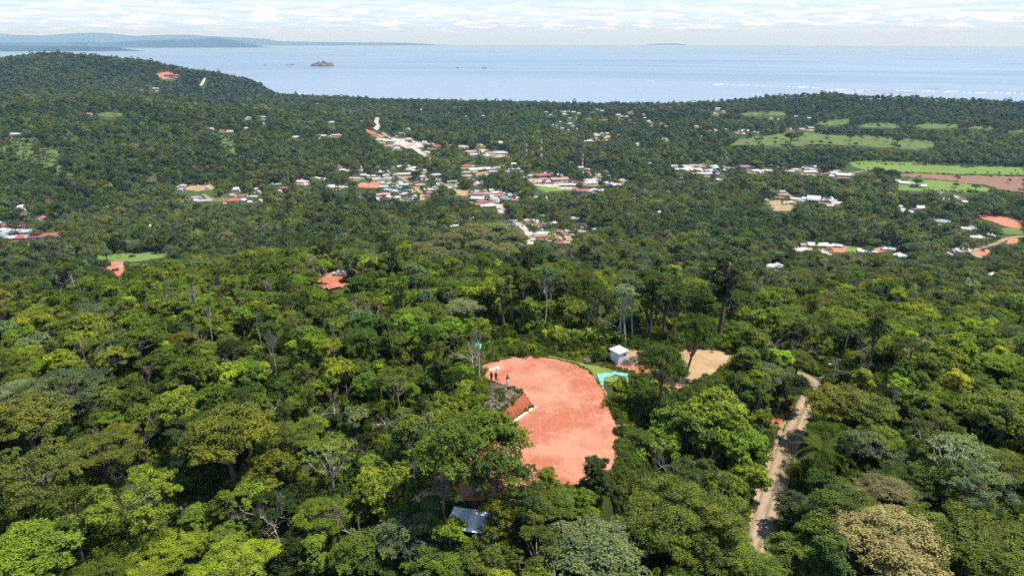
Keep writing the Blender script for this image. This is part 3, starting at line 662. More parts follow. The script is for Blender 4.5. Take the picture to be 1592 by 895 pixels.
def far_kind(nm, seed, Rk, H, zc, rz, nl, fl, L):
    rg = np.random.default_rng(seed); lobes = [(*(d*np.array([Rk*.68, Rk*.68, rz])*(.8+.3*rg.random())+[0, 0, zc]), Rk*.3, fl) for d in sphere_dirs(nl, rg, -.35)]
    V, q, lv = crown_arrays(lobes, 9, 15, L, .62, rg, .42); mb = MB(); mb.tube([(0, 0, -2), (.2, 0, zc*.5), (0, .2, zc)], [.4, .3, .2], 5)
    KINDS.append(dict(R=Rk, H=H, name=nm)); BYNAME.setdefault(nm, []).append(len(KINDS)-1)
    add_src('shape_%02d_%s' % (len(KINDS)-1, nm), joined('shape_'+nm, [(V, [q], lv, 0), (np.concatenate(mb.v), mb_polys(mb), None, 1)], [LEAF, BARK]))
for s in (1, 2, 3): far_kind('far_round', 700+s, 6., 13., 7.6, 4.0, 18, .85, .72)
for s in (1, 2): far_kind('far_umbrella', 710+s, 7.5, 12., 8.6, 2.4, 22, .5, .7)
far_kind('far_tall', 720, 5., 19., 10., 6.5, 20, .75, .72)
def shrub_kind(nm, seed, L, Wd, nl, lob):
    rg = np.random.default_rng(seed); lobes = [(rg.normal(0, .75), rg.normal(0, .75), .5+.7*rg.random(), .6, .9) for _ in range(nl)]
    V, q, lv = crown_arrays(lobes, lob, 12, L, Wd, rg, .5); V[:, 2] = np.maximum(V[:, 2], -.2)
    KINDS.append(dict(R=1.5, H=2., name=nm)); BYNAME.setdefault(nm, []).append(len(KINDS)-1); add_src('shape_%02d_%s' % (len(KINDS)-1, nm), mesh_np(nm, V, q, [LEAF], attrs={'lv': lv}))
    KINDS[-1]['arr'] = (V, q, lv)
shrub_kind('shrub', 801, .3, .5, 7, 9); shrub_kind('shrub', 802, .45, .45, 7, 7); shrub_kind('shrub', 803, .24, .5, 9, 9)

# ------------------------------------------------------------------ what must stay open to view
KEEP = np.ones((895, 1592), np.float32); GX, GY = np.meshgrid(np.arange(1592), np.arange(895))
def protect(poly, val):
    p = np.array(poly, float); x0, y0 = np.clip(np.floor(p.min(0)).astype(int)-1, 0, [1591, 894]); x1, y1 = np.clip(np.ceil(p.max(0)).astype(int)+1, 0, [1591, 894])
    if x1 <= x0 or y1 <= y0: return
    sl_ = (slice(y0, y1+1), slice(x0, x1+1)); m = in_poly(GX[sl_], GY[sl_], [tuple(q) for q in p]); KEEP[sl_] = np.where(m, np.minimum(KEEP[sl_], val), KEEP[sl_])
VISPAD = [(748,566),(775,559),(800,553.5),(830,551),(866,552),(905,559),(950,570),(990,585),(985,600),(950,600),(968,668),(972,712),(958,735),(925,742),(905,752),(860,742),(815,750),(800,720),(812,690),(790,658),(772,645),(764,600),(758,588)]
protect(VISPAD, 0); protect([(942,540),(980,540),(985,575),(940,575)], 0)
protect([(940,570),(960,545),(1000,538),(1060,533),(1105,537),(1128,545),(1120,585),(1085,600),(1060,622),(1040,618),(985,590)], .0)
protect([(1256,587),(1264,587),(1279,592),(1274,612),(1262,632),(1254,660),(1248,700),(1226,735),(1216,765),(1204,800),(1194,850),(1180,850),(1172,812),(1186,760),(1205,690),(1214,640),(1222,628),(1240,620)], 0)
protect([(700,812),(725,806),(757,806),(755,822),(735,836),(705,836)], .7)
protect([(1280,548),(1310,548),(1310,595),(1280,595)], .0)
FIELDS = [p for p in ()]
def P1(u, v, z): return on_plane(np.array(float(u)), np.array(float(v)), z)
def G1(u, v): return on_ground(u, v)[0]
def empty(nm, loc, rz=0.0, sc=1.0):
    o = bpy.data.objects.new(nm, None); COL.objects.link(o); o.location = loc; o.rotation_euler = (0, 0, rz); o.scale = (sc,)*3; o.empty_display_size = .3; return o
# --- people
def skin_obj(nm, pts, edges, rad, m, parent, tint=None, sub=2):
    me = bpy.data.meshes.new(nm); me.from_pydata(pts, edges, []); o = bpy.data.objects.new(nm, me); COL.objects.link(o); sk_ = o.modifiers.new('skin', 'SKIN'); sk_.use_smooth_shade = True; s_ = o.modifiers.new('sub', 'SUBSURF'); s_.levels = s_.render_levels = sub
    for i, r_ in enumerate(rad): me.skin_vertices[0].data[i].radius = (r_, r_) if not isinstance(r_, tuple) else r_
    me.skin_vertices[0].data[0].use_root = True; dg = bpy.context.evaluated_depsgraph_get(); dg.update(); new = bpy.data.meshes.new_from_object(o.evaluated_get(dg)); bpy.data.objects.remove(o); new.materials.clear(); new.materials.append(m)
    q = link(nm, new, parent)
    if tint is not None: q['tint'] = list(tint)
    return q
def person(u, v, face, top, bottom, label, arm=.05, step=.12, skirt=False):
    p = P1(u, v, PAD_Z); root = empty('person', (float(p[0]), float(p[1]), PAD_Z+.02), face); tag(root, label, 'person')
    pts = [(0,0,.95),(0,0,1.15),(0,0,1.40),(0,-.01,1.50),(0,-.03,1.60),(0,-.02,1.70),
           (.19,0,1.41),(.25,-.02,1.14),(.26,-.08-arm,.92),(.26,-.12-arm,.83),(-.19,0,1.41),(-.25,.02,1.14),(-.25,-.05,.92),(-.25,-.09,.83),
           (.10,0,.90),(.11,-step*.4,.50),(.11,-step*.2,.09),(.11,-step*.2-.14,.04),(-.10,0,.90),(-.11,step*.1,.50),(-.11,step*.4,.09),(-.11,step*.4-.14,.04)]
    # five fingers on each hand
    e = [(0,1),(1,2),(2,3),(3,4),(4,5),(2,6),(6,7),(7,8),(8,9),(2,10),(10,11),(11,12),(12,13),(0,14),(14,15),(15,16),(16,17),(0,18),(18,19),(19,20),(20,21)]
    rad = [.13,.14,.15,.055,.085,.07,.07,.045,.032,.035,.07,.045,.032,.035,.085,.058,.04,.035,.085,.058,.04,.035]
    for s, hv in ((1, 9), (-1, 13)):
        hx, hy, hz = pts[hv]
        for k in range(5):
            a = len(pts); dx = (k-1.5)*.017; L = (.075, .085, .08, .065)[k] if k < 4 else .05
            if k < 4: pts += [(hx, hy+dx, hz-.04), (hx-s*.015, hy+dx, hz-.04-L)]
            else: pts += [(hx-s*.02, hy-.03, hz-.0), (hx-s*.03, hy-.05, hz-.05)]
            e += [(hv, a), (a, a+1)]; rad += [.009, .008]
    skin_obj('body', pts, e, rad, M_SKIN, root)
    tp = [(0,0,.93),(0,0,1.15),(0,0,1.38),(0,-.0,1.46),(.19,0,1.41),(.25,-.01,1.18),(-.19,0,1.41),(-.25,.01,1.18)]; skin_obj('shirt', tp, [(0,1),(1,2),(2,3),(2,4),(4,5),(2,6),(6,7)], [.155,.16,.165,.085,.09,.068,.09,.068], M_CLOTH, root, top)
    if skirt: skin_obj('skirt', [(0,0,.98),(0,0,.8),(0,0,.45),(0,0,.2)], [(0,1),(1,2),(2,3)], [.15,.19,.22,.25], M_CLOTH, root, bottom)
    else: skin_obj('trousers', [(0,0,.97),(.10,0,.88),(.11,-step*.4,.50),(.11,-step*.2,.1),(-.10,0,.88),(-.11,step*.1,.50),(-.11,step*.4,.1)], [(0,1),(1,2),(2,3),(0,4),(4,5),(5,6)], [.155,.11,.08,.065,.11,.08,.065], M_CLOTH, root, bottom)
    skin_obj('hair', [(0,.02,1.64),(0,.01,1.72),(0,.05,1.55)], [(0,1),(0,2)], [.092,.085,.06], M_HAIR, root)
person(764, 592, 2.6, (.02, .02, .025), (.03, .03, .035), 'person in dark clothes standing at the path by the drain'); person(771.3, 592.4, -.5, (.025, .02, .02), (.02, .02, .03), 'person in dark clothes beside the fence post', .1, .2); person(789, 597.6, .8, (.03, .025, .03), (.8, .8, .82), 'person in a black top and long white skirt on the pad', .02, .05, True)
for px, kv in OPEN: protect(px, kv)
# ------------------------------------------------------------------ buildings of the town and the slopes
PAL = {'w': (.62, .615, .60), 'v': (.45, .45, .46), 'r': (.40, .10, .10), 'p': (.50, .29, .27), 't': (.40, .53, .54), 'g': (.27, .40, .32), 'b': (.16, .31, .42), 'd': (.10, .11, .15), 'o': (.48, .21, .10), 'k': (.42, .36, .28), 's': (.34, .38, .44), 'm': (.36, .2, .23), 'n': (.23, .13, .09), 'y': (.55, .45, .33)}
WORD = {'w': 'white', 'v': 'pale grey', 'r': 'red', 'p': 'faded pink', 't': 'pale teal', 'g': 'green', 'b': 'blue', 'd': 'dark slate', 'o': 'orange', 'k': 'tan', 's': 'blue grey', 'm': 'mauve', 'n': 'brown', 'y': 'peach'}
# u,v = middle of the roof in the photograph, width in pixels, roof colour; suffix T two storeys, L long shed
TOWN = {
 'among the houses west of the sandy lane': '527,259,12p 533,263,8w 542,265,8w 559,258,6v 561,264,9p 567.5,264.5,6r 586,259,7w 596,266,14w 566,271,10w 578,272.7,14v 552,276.4,16wL 584.5,278,11wL 600,272.5,12w 606,276,14v 608,258.8,9w 622,258,10w 635,257.6,9w 627,263,8v 636,262.6,10w 628,270.8,20wL',
 'in the block of teal roofs beside the sandy lane': '594.5,283,11t 606,284,10t 596,289,12t 604.5,289.5,8t 604,294,9t 611,296,12t 619.6,283,12t 628,286,14t 616,289,8t 626,290.5,10t 637,295,10t 628,296.5,8t',
 'at the foot of the sandy lane': '598,301,16p 592.6,306,9r 604.6,305.3,6wT 618.4,306,8w 630,301,10w 635,308,12w 586,309,7w 644,304,7v 663,304,8r 665,298,10m 666,294,14w 630,299.8,9w 559,303,5wT',
 'on the wooded edge west of the town': '469,281,15w 468,279,9r 473,286.5,11w 480,288,9n 491.5,276,6v 498,277,7w 507,278,6w 517,290,18w 535.5,291,13v 441.6,291.4,8o 433.4,285.7,9gL 423,286,6g 435,296.4,6v 445,285,7p',
 'between the sandy lane and the short dirt lane': '644,260,10w 644,264,8w 658,264,10w 661,268.6,12vL 677.5,270.6,12v 648,279,12d 659,274,8w 664,280,7w 673.5,277,10v 683.5,279,8s 705.6,281,12s 678.5,285.7,9w 650,286,14p 676.5,290,7v 708.7,288.7,6v 700,292,6v',
 'near the long red and white shed': '745,263,34wL 725,257,14r 731,268,22kL 731,278,11s 736,275,8t 745,284,10wT 739,288,6r 753,262,9v',
 'beside the vaulted arena': '747,225,10v 719,227,11w 732,236,12r 737,239,12w 749,237,14w 779,237,22w 767,241,10p 700.5,226,6w 717,227,7w 790,241,9n',
 'near the square white tower': '801.5,262,14y 812,267,6y 774,260,9k 782,258,6g 765,266,10v 789,266,7k',
 'in the red roofed market': '841,272,30r 853,269,13w 869,278,28p 868,271,9w 888,282,18p 902,283.5,14r 902,296.5,22r 815.6,275.5,13y 880,287,22wL 846,283,20vL',
 'behind the red roofed market': '902.4,259.5,9w 913,262.6,8v 912,267,10p 916,270,6r 919,279,16v 919,283,18w 926,278,9w 931,271.4,11w 940,267,11b 947,273,5w 964.6,280.5,20k 946,283,12v 951,287,18w 924,295,12w 936,295,5w 888,252.6,5g 973,284,9v',
 'along the bend of the earth yard': '753,295,8p 742,300,16m 756,300,12p 765,294.6,9w 769.4,298.5,14w 779.4,299.6,8r 774.4,303,9o 783.4,306,12b 793.5,302,10w 784.5,301.6,5w 801,304,5w 805.6,307,6w 797.6,310.5,13r 791.5,309,10g 776.4,313.6,11g 748,308,32wL 750,312,14r 747,317,9m 760,318,17w 735,297,12v',
 'in the trees below the paved street': '834.7,306,10g 848,307,6v 793.5,342,10d 795.5,348,13d 735,338,8w 753,341,6p 710,343,5w 708,350,10v 848.8,334,10w 820.6,341,14k 838,344,8wT 850,346,16w 861,345,9w 834,349,9r 862,339,8r 860,332,6w 892.5,338,10t 884.5,331.6,4o 842,357,6g',
 'beside the paved lane under the ridge': '840,363,29wL 840,366,24rL 907.6,348.7,7r 906.6,352,11w 890.5,353,7w 890,358,24kL 898,357,9r 868.4,358,9r 931.7,355,12g 940,356,8v 864.4,370,16v 865,367,12o 868,375.4,14r 829,371,7t 855,373,6s 879,376,9o',
 'in the far hamlet near the coast': '849,174,6w 856,178,5v 864,172,6w 875,174,8w 877,177,6w 884,173,5p 892,174,6w 900,176,5w 928,170,5w 922,173,6r 936,172,5w 961,178,7w 972,180.5,8w 964,183,6r 981,174,8r 979,187,5r 1011,189,10w 1014,196,5w 1033,196,8w 1030,192,6p 938,184,10y 915,183,6v 895,184,6k 886,183.5,5k 872,189.5,5w 864,190,4w 886,191.5,7w 892,196,6w 874,199,6v 881,202,7w 883,205.5,5r 864,196,5w 859,194,4w 896,200,5w 914,199,4y 926,208,6w 936,207,6w 944,207,5w 929,210,8w 937,214.5,13p 946,212,6w 922,216,8g 919,219,12w 910,219,5w 1000,178,5w 1002,183,4w',
 'scattered between the far hamlet and the town': '992,223,6w 993,226,5w 1010,254,7w 984,252.5,5v 1028,232,4w 1033.5,216,10s 1034,219,5o 1128,245,6w 1134,242,5v 1060,276.5,5w 1025,328.6,7w 696,175.5,5w 752,180,5w 655,170,4w 724,181,5v',
 'in the roof cluster by the farm track': '1047,257.6,9w 1050,261,8w 1062.7,258.3,12w 1064,262.7,18wL 1074,259.5,12w 1081.6,257.6,20p 1080,263,18w 1095.4,255,8o 1090,262.7,14w 1105.4,265,20w 1098,270,16w 1110,257.6,12t 1122.4,259.5,13b 1113,260.5,8w 1125.5,264,8w 1133,261,11m 1139,261.4,8p 1157,259,18m 1164.5,264,10r 1176,265,14w 1183,267.7,10w 1193.4,264.5,12w 1118,279,9w 1123,270,12v',
 'at the edge of the bright green field': '1237.7,262.6,9w 1253,260.7,11w 1260,262.6,9w 1270,264,10p 1258,267,16wL 1221,266,8w 1230,266,8v 1267,258.6,4w 1285.4,269.5,8r 1296.7,267.6,11w 1303,265,8k 1310.5,271.4,20w 1293,273,7w',
 'on the farm below the ploughed field': '1394.7,280.5,9w 1405.5,283,14w 1431,288,12w 1439,287.6,4t 1462.5,299,8n 1486.6,306,10w 1471,308.7,8v 1500.7,312.4,8w',
 'in the white villa row on the wooded flat': '1213.8,297,12s 1221,302,10p 1214,306.6,10r 1229,304.7,5r 1227.6,313,13y 1236.4,307.8,14w 1250,311.6,10v 1265.3,309,18wT 1285.4,310.4,18w 1293,307,6w 1304,314.7,14w 1290.5,319,10v 1193,310,8v',
 'in the woods under the farm': '1400,320.5,9w 1404,325,6w 1413.5,327.8,12t 1431,322,10wT 1427,326,8w 1467,342.6,16g 1510,332.5,4t 1447,354,8v 1501,354,12w 1511,353,8t 1512,357,9w 1515,367,14w 1523,367,8w 1540,364,8w',
 'along the wooded lower hillside': '1271,380,28wL 1246,386.6,20w 1252.5,378.7,7s 1302,381,14wL 1281,391,9w 1286,395,12w 1344.5,388,18w 1355.5,389,12w 1398,394,9w 1376,385,10v 1387,386,9v 1198,411.5,12w 1210.4,411,13w 1206,421.5,9w 1234.6,417,6w 1495,387,17w 1472,394,12w 1399.5,396,8w 1411.5,396.5,12w 1531,425,7s 1544,425,9w 1571,427,6w',
 'strung out along the coast road': '1105,170,6r 1116,169,8w 1124,173,7s 1113,177,10w 1104,203,6r 1112,202,9w 1083,196,6y 1130,201,6w 1143,206,8r 1158,203,12w 1156,207.5,10w 1176,205,9v 1228,201,12p 1247,200,8t 1259,199,14v 1198,184,6v 1213,186,10k 1238,180.5,6w 1258,183,5w 1092,212,4w',
 'on the hills west of the town': '115,168,11r 139,176.5,7o 24,209,14v 241,138,8v 329,199.6,6w 345,203,7r 358,203.7,9w 373,210,7p 387,183,9w 409,182.6,12vL 382.6,199,6w 515.6,189.4,10w 461,212.5,10w 502,211.5,14wL 493.6,162,7v 522,210,12k 410,192,5t',
 'among the lawns on the western flat': '284,287.6,9v 280,294.5,8v 322,292,7s 367,293,8wT 371,296.4,6w 304,306,10p 292.7,309,10v 303,311,11t 315,311,15s 358,302.7,12p 375.6,304,7r 382,303,7r 363,310,18r 376,310,11w 394.5,304.5,10v 404,311.5,7w 388,312.7,7w 398,293,6w 401,297,8v',
 'in the cluster round the white dome': '64,338,12r 30,348.5,22r 8,345,12t 5,355.5,10w 16,359,17t 38,358,18t 6,366,13s 16,368,14w 30,367,19r 73,366,32r 187,355,8v 235,350,5w',
 'along the main street': '582,208.7,9d 592,217.3,14w 603,219,14w 636,216,8wT 616,212,4v 660.6,221,7wT 669.6,223,12k 675.7,227.3,14r 700,226,7w 664.6,236.4,8w 616,228,10r 605,226,12p 617,230,12w 634,200,8t 625,207,9vL 587,185,5w 561.5,188.6,6w 611,225,8v',
}
H_ITEMS = []
for place, txt in TOWN.items():
    for tok in txt.split():
        a, b, c = tok.split(','); j = 0
        while c[j].isdigit(): j += 1
        u, v, w = float(a), float(b), float(c[:j]); H_ITEMS.append((u, v, w, c[j], c[j+1:], place))
        protect([(u-w*.5, v-w*.22-1), (u+w*.5, v-w*.22-1), (u+w*.5, v+w*.16+1.0), (u-w*.5, v+w*.16+1.0)], .07)
def unit_house(kind):
    """unit footprint -.5..+.5, walls 0..1, ridge above; returns meshes by part"""
    r = {}
    mb = MB(); mb.box((-.5, -.5, -.6), (.5, .5, 1.0))
    if kind != 'hip': mb.add([(-.5, -.5, 1), (-.5, .5, 1), (-.5, 0, 1.42), (.5, -.5, 1), (.5, .5, 1), (.5, 0, 1.42)], None, [(0, 2, 1), (3, 4, 5)])
    r['wall'] = mb.mesh('wall_'+kind, [M_WALL])
    mb = MB(); e = .57; zt = 1.47; ze = .95; th = .07
    if kind == 'hip':
        T = [(-e, -e, ze), (e, -e, ze), (e, e, ze), (-e, e, ze), (-.2, 0, 1.5), (.2, 0, 1.5)]
        q = [(0, 1, 5, 4), (2, 3, 4, 5)]; t = [(1, 2, 5), (3, 0, 4)]; mb.add(T, q+[(3, 2, 1, 0)], t)
    else:
        k = 1.12
        T = [(-e, -e, ze), (e, -e, ze), (e, 0, zt), (-e, 0, zt), (-e, e, ze), (e, e, ze)]; B = [(x, y, z-th) for x, y, z in T]
        mb.add(T+B, [(0, 1, 2, 3), (3, 2, 5, 4), (7, 6, 9, 8), (8, 9, 10, 11), (0, 6, 7, 1), (4, 5, 11, 10), (1, 7, 8, 2), (2, 8, 11, 5), (3, 9, 6, 0), (4, 10, 9, 3)])
    r['roof'] = mb.mesh('roof_'+kind, [M_ROOF])
    mb = MB(); mb.box((-.05, -.515, 0), (.05, -.5, .66)); r['door'] = mb.mesh('door', [M_DOOR])
    mb = MB(); mb.box((-.06, -.513, .35), (.06, -.5, .72)); r['window'] = mb.mesh('window', [M_GLASS])
    mb = MB(); mb.box((-.5, -.012, 1.455), (.5, .012, 1.495)); r['ridge_cap'] = mb.mesh('ridge_cap', [M_ROOF])
    mb = MB(); mb.box((-.5, -.82, .80), (.5, -.52, .85)); mb.box((-.48, -.81, -.3), (-.455, -.79, .8)); mb.box((.455, -.81, -.3), (.48, -.79, .8)); r['porch'] = mb.mesh('porch', [M_ROOF])
    return r
UH = {k: unit_house(k) for k in ('gable', 'hip', 'long')}
hr = random.Random(5); FARB = []
CUT = sorted((it[2] for it in H_ITEMS if 'L' not in it[4]), reverse=True)[292]
for u, v, w, c, suf, place in H_ITEMS:
    long_ = 'L' in suf; two = 'T' in suf; eave = (5.6 if two else 2.9)
    p = on_ground(u, v, eave+.6)[0]; dist = math.hypot(p[0], p[1], p[2]-CAM_Z); wm = max(5.0, w*dist/F)
    kind = 'long' if long_ else ('hip' if hr.random() < .33 and not two else 'gable')
    if p[1] > 1700: kind = 'gable' if hr.random() < .7 else 'hip'
    dm = wm*(.34 if long_ else .72+.25*hr.random()); dm = max(4.5, min(dm, 16)); eave *= 1.0 if wm < 18 else 1.35
    gx, gy = float(p[0]), float(p[1]); gz = float(h(np.array([gx]), np.array([gy]))[0])
    rot = hr.uniform(-.35, .35) - math.atan2(gx, gy)*.6 + (hr.choice((0, 0, 1.57)) if not long_ and w < 14 else 0)
    if not long_ and w <= CUT: FARB.append((gx, gy, gz, rot, wm/1.12, dm/1.1, eave, PAL[c], kind)); continue
    root = bpy.data.objects.new('shed' if long_ else 'house', None); COL.objects.link(root)
    root.location = (gx, gy, gz); root.rotation_euler = (0, 0, rot)
    root.empty_display_size = .5
    S = (wm/1.12, dm/1.1, eave); g_ = UH[kind]; rc = PAL[c]; jit = hr.uniform(.88, 1.06); wc = hr.choice(((.72, .70, .66), (.68, .6, .5), (.62, .64, .66), (.74, .74, .74), (.6, .5, .38)))
    def part(nm, me, tint, loc=(0, 0, 0), par=root, sc=S):
        o = link(nm, me, par); o.location = (loc[0]*sc[0], loc[1]*sc[1], loc[2]*sc[2]); o.scale = sc; o['tint'] = [float(x) for x in tint]; return o
    part('wall', g_['wall'], wc); roof = part('roof', g_['roof'], [x*jit for x in rc])
    if kind != 'hip' and w >= 8: part('ridge_cap', g_['ridge_cap'], [x*jit*.85 for x in rc])
    if w >= 7:
        part('door', g_['door'], wc)
        for k in ((-.3, .3) if not long_ else (-.4, -.27, -.14, .14, .27, .4)): part('window', g_['window'], wc, (k, 0, 0))
        if two:
            for k in (-.3, 0, .3): part('window', g_['window'], wc, (k, 0, .0 if k else .22))
        if hr.random() < .45: part('porch', g_['porch'], [x*.9 for x in rc])
        for _k in range(hr.choice((1, 1, 2))):                 # lean-to wings
            s2 = (S[0]*hr.uniform(.3, .5), S[1]*hr.uniform(.45, .8), S[2]*hr.uniform(.7, .85)); sd = hr.choice((-1, 1)); an = part('annex', UH['gable']['wall'], wc, (sd*(S[0]+s2[0])*.5/s2[0]*.98, hr.uniform(-.2, .2), 0), sc=s2)
            ar = link('annex_roof', UH['gable']['roof'], an); ar['tint'] = [x*hr.uniform(.7, 1.05) for x in PAL[hr.choice((c, c, 'v', 'k'))]]
    size = 'long' if long_ else ('two-storey' if two else ('large' if wm > 16 else ('tiny' if wm < 7.5 else 'small')))
    form = ('shed' if long_ else 'house'); shape = {'gable': 'gabled', 'hip': 'hipped', 'long': 'gabled'}[kind]
    lab = f"{size} {WORD[c]} {shape} roofed {form} {place}"
    tag(root, lab, form, f"buildings {place}"); 

def far_mat(t):
    c = t.n('ShaderNodeAttribute', attribute_type='GEOMETRY', attribute_name='paint').outputs['Color']; return pr(t, c, .5, .35)
M_FARB = mat('distant_building_paint', far_mat)
V_, Q_, T_, C_, n0 = [], [], [], [], 0
for gx, gy, gz, rot, a, b, c, col, kind in FARB:
    for nm, tint in (('wall', (.6, .56, .5)), ('roof', col)):
        me = UH[kind][nm]; co = np.empty(len(me.vertices)*3, np.float32); me.vertices.foreach_get('co', co); co = co.reshape(-1, 3)*[a, b, c]; cr, sr = math.cos(rot), math.sin(rot)
        V_.append(np.column_stack([co[:, 0]*cr-co[:, 1]*sr+gx, co[:, 0]*sr+co[:, 1]*cr+gy, co[:, 2]+gz])); C_ += [(*tint, 1)]*len(co)
        for p in me.polygons: (Q_ if len(p.vertices) == 4 else T_).append([i+n0 for i in p.vertices])
        n0 += len(co)
me = mesh_np('distant_houses', np.concatenate(V_), [np.array(Q_), np.array(T_)], [M_FARB]); at_ = me.color_attributes.new('paint', 'FLOAT_COLOR', 'POINT'); at_.data.foreach_set('color', np.array(C_, np.float32).ravel())
tag(link('distant_houses', me), 'tiny scattered roofs too far off to tell apart', 'houses', kind='stuff')

YV, YT, n0 = [], [], 0                                          # bare or grassy plots round the houses
for u, v, w, c, suf, place in H_ITEMS:
    if w < 6 or hr.random() < .25: continue
    p = on_ground(u+hr.uniform(-.3, .3)*w, v+w*.2, 1.5)[0]; rr_ = w*np.linalg.norm(p-[0, 0, CAM_Z])/F*hr.uniform(.55, 1.0); a_ = np.linspace(0, 2*math.pi, 14, endpoint=False); q = rr_*np.array([hr.uniform(.6, 1.15) for _ in a_])
    X = np.concatenate([[p[0]], p[0]+q*.55*np.cos(a_), p[0]+q*np.cos(a_)]); Y = np.concatenate([[p[1]], p[1]+q*.55*np.sin(a_), p[1]+q*np.sin(a_)]); YV.append(np.column_stack([X, Y, h(X, Y)+.3+.2*hr.random()]))
    for i in range(14): j = (i+1) % 14; YT += [(n0, n0+1+i, n0+1+j), (n0+1+i, n0+15+i, n0+15+j), (n0+1+i, n0+15+j, n0+1+j)]
    n0 += 29
tag(link('house_yards', mesh_np('house_yards', np.concatenate(YV), np.array(YT), [M_TAN], smooth=True)), 'bare trodden yards around the town houses', 'yards', kind='structure')
# ------------------------------------------------------------------ tree colours
TINT0 = {'deep': (0.03, 0.052, 0.014), 'dark': (0.046, 0.078, 0.017), 'mid': (0.078, 0.118, 0.02), 'fresh': (0.115, 0.165, 0.022), 'lime': (0.175, 0.23, 0.026), 'olive': (0.125, 0.13, 0.028), 'greygreen': (0.11, 0.14, 0.06), 'silver': (0.17, 0.195, 0.115), 'khaki': (0.25, 0.22, 0.09), 'cream': (0.46, 0.36, 0.16), 'rusty': (0.19, 0.11, 0.04), 'blue': (0.045, 0.075, 0.034), 'yellow': (0.21, 0.22, 0.024), 'brown': (0.15, 0.115, 0.08)}
TINT = {k: tuple(min(.6, x*(1.28 if k not in ('cream', 'khaki', 'brown', 'yellow') else 1.0)) for x in v) for k, v in TINT0.items()}; TINT['olive'] = (.14, .165, .026); TINT['cream'] = (.41, .40, .19); TINT['khaki'] = (.25, .255, .12)
for k in ('deep', 'dark', 'mid', 'fresh', 'lime', 'blue'): c = TINT[k]; TINT[k] = (c[0]*1.14, c[1]*1.04, c[2]*.72)
TW = {'deep': 'very dark green', 'dark': 'dark green', 'mid': 'mid green', 'fresh': 'fresh green', 'lime': 'bright lime green', 'olive': 'olive green', 'greygreen': 'grey green', 'silver': 'pale silvery green', 'khaki': 'khaki brown', 'cream': 'cream yellow', 'rusty': 'rust tinged', 'blue': 'bluish dark green', 'yellow': 'yellow green', 'brown': 'dull brown'}
KW = {'round': 'dense rounded tree', 'bloom': 'blossoming tree', 'umbrella': 'flat layered tree', 'emergent': 'bare trunked tall tiered tree', 'column': 'narrow full leaved tree', 'airy': 'open crowned tree', 'bigleaf': 'coarse leaved tree', 'rosette': 'candelabra tree', 'bare': 'leafless grey branched tree', 'crownlet': 'slender pole tree'}
def jit_tint(name, rg, a=.18):
    c = np.array(TINT[name]); k = np.exp(rg.normal(0, a)); return c*k*np.exp(rg.normal(0, a*.35, 3))
TREES = []          # x,y,z,rot,scale_xy,scale_z,kind index,tint,name of tint,hero
TR = np.random.default_rng(77)
def kidx(nm): return BYNAME[nm][TR.integers(len(BYNAME[nm]))]
def add_tree(x, y, r, H, nm, tn, hero=None, lean=0.0, z=None):
    i = kidx(nm); k = KINDS[i]; z = float(h(np.array([x]), np.array([y]))[0]) if z is None else z
    TREES.append(dict(p=(x, y, z-.15), rot=TR.random()*6.28, sx=r/k['R'], sz=H/k['H'], k=i, nm=nm, tint=jit_tint(tn, TR, .1 if hero else .2), tn=tn, hero=hero, lean=lean))
ASP = {'round': 1.7, 'bloom': 1.6, 'umbrella': 1.3, 'emergent': 4.6, 'column': 2.9, 'airy': 2.3, 'bigleaf': 1.9, 'rosette': 2.4, 'bare': 2.4, 'crownlet': 6}
MIDF = {'round': .66, 'bloom': .62, 'umbrella': .85, 'emergent': .78, 'column': .55, 'airy': .7, 'bigleaf': .66, 'rosette': .88, 'bare': .7, 'crownlet': .9}
def hero(u, v, rpx, nm, tn, label=None, asp=None):
    """crown centre and crown radius in the photograph; the tree stands on the ground below it"""
    asp = asp or ASP[nm]; d = ray(u, v); d = d/np.linalg.norm(d); t = np.arange(55, 1500, .5); p = d[None]*t[:, None]+np.array([0, 0, CAM_Z])
    r = rpx*t/F; g_ = h(p[:, 0], p[:, 1]); i = np.where(p[:, 2] < g_+r*asp*MIDF[nm])[0][0]
    add_tree(p[i, 0], p[i, 1], r[i], r[i]*asp, nm, tn, label or True)
def standing(u, vb, vt, rpx, nm, tn, label=None, lean=0.0):
    """foot and top of the tree in the photograph"""
    p = on_ground(u, vb)[0]; q = at_y(np.array(float(u)), np.array(float(vt)), np.array(p[1])); H = q[2]-p[2]; D = np.linalg.norm(p-[0, 0, CAM_Z])
    add_tree(p[0], p[1], rpx*D/F, H, nm, tn, label or True, lean)
# --- trees that can be picked out one by one in the photograph
hero(1386,846,68,'bloom','cream','big tree covered in cream yellow blossom near the dirt road',1.5)
hero(1375,772,42,'bloom','khaki','khaki brown blossoming tree behind the big cream blossom tree')
hero(1520,822,95,'umbrella','mid','broad feathery dark green tree beside the cream blossom tree',1.05)
hero(738,705,86,'round','mid','large rounded tree overhanging the bank and the red pad',1.75)
hero(690,755,46,'airy','mid'); hero(775,745,46,'airy','mid')
hero(790,765,52,'airy','dark'); hero(690,650,44,'bigleaf','fresh'); hero(640,690,40,'column','mid')
hero(355,680,68,'round','yellow','yellow green rounded tree left of the rust tinged crowns',1.9)
hero(450,668,52,'umbrella','olive','flat olive crowned tree with rust tinged leaf tips',1.7)
hero(510,690,46,'rosette','olive','olive candelabra tree between two flat crowns')
hero(496,790,46,'umbrella','fresh','umbrella shaped tree on a forked pale trunk',1.9)
hero(425,730,40,'bigleaf','yellow'); hero(395,770,34,'bigleaf','fresh')
hero(372,868,72,'umbrella','lime','bright lime feathery tree at the foot of the slope',1.2); hero(245,850,62,'umbrella','lime',None,1.3)
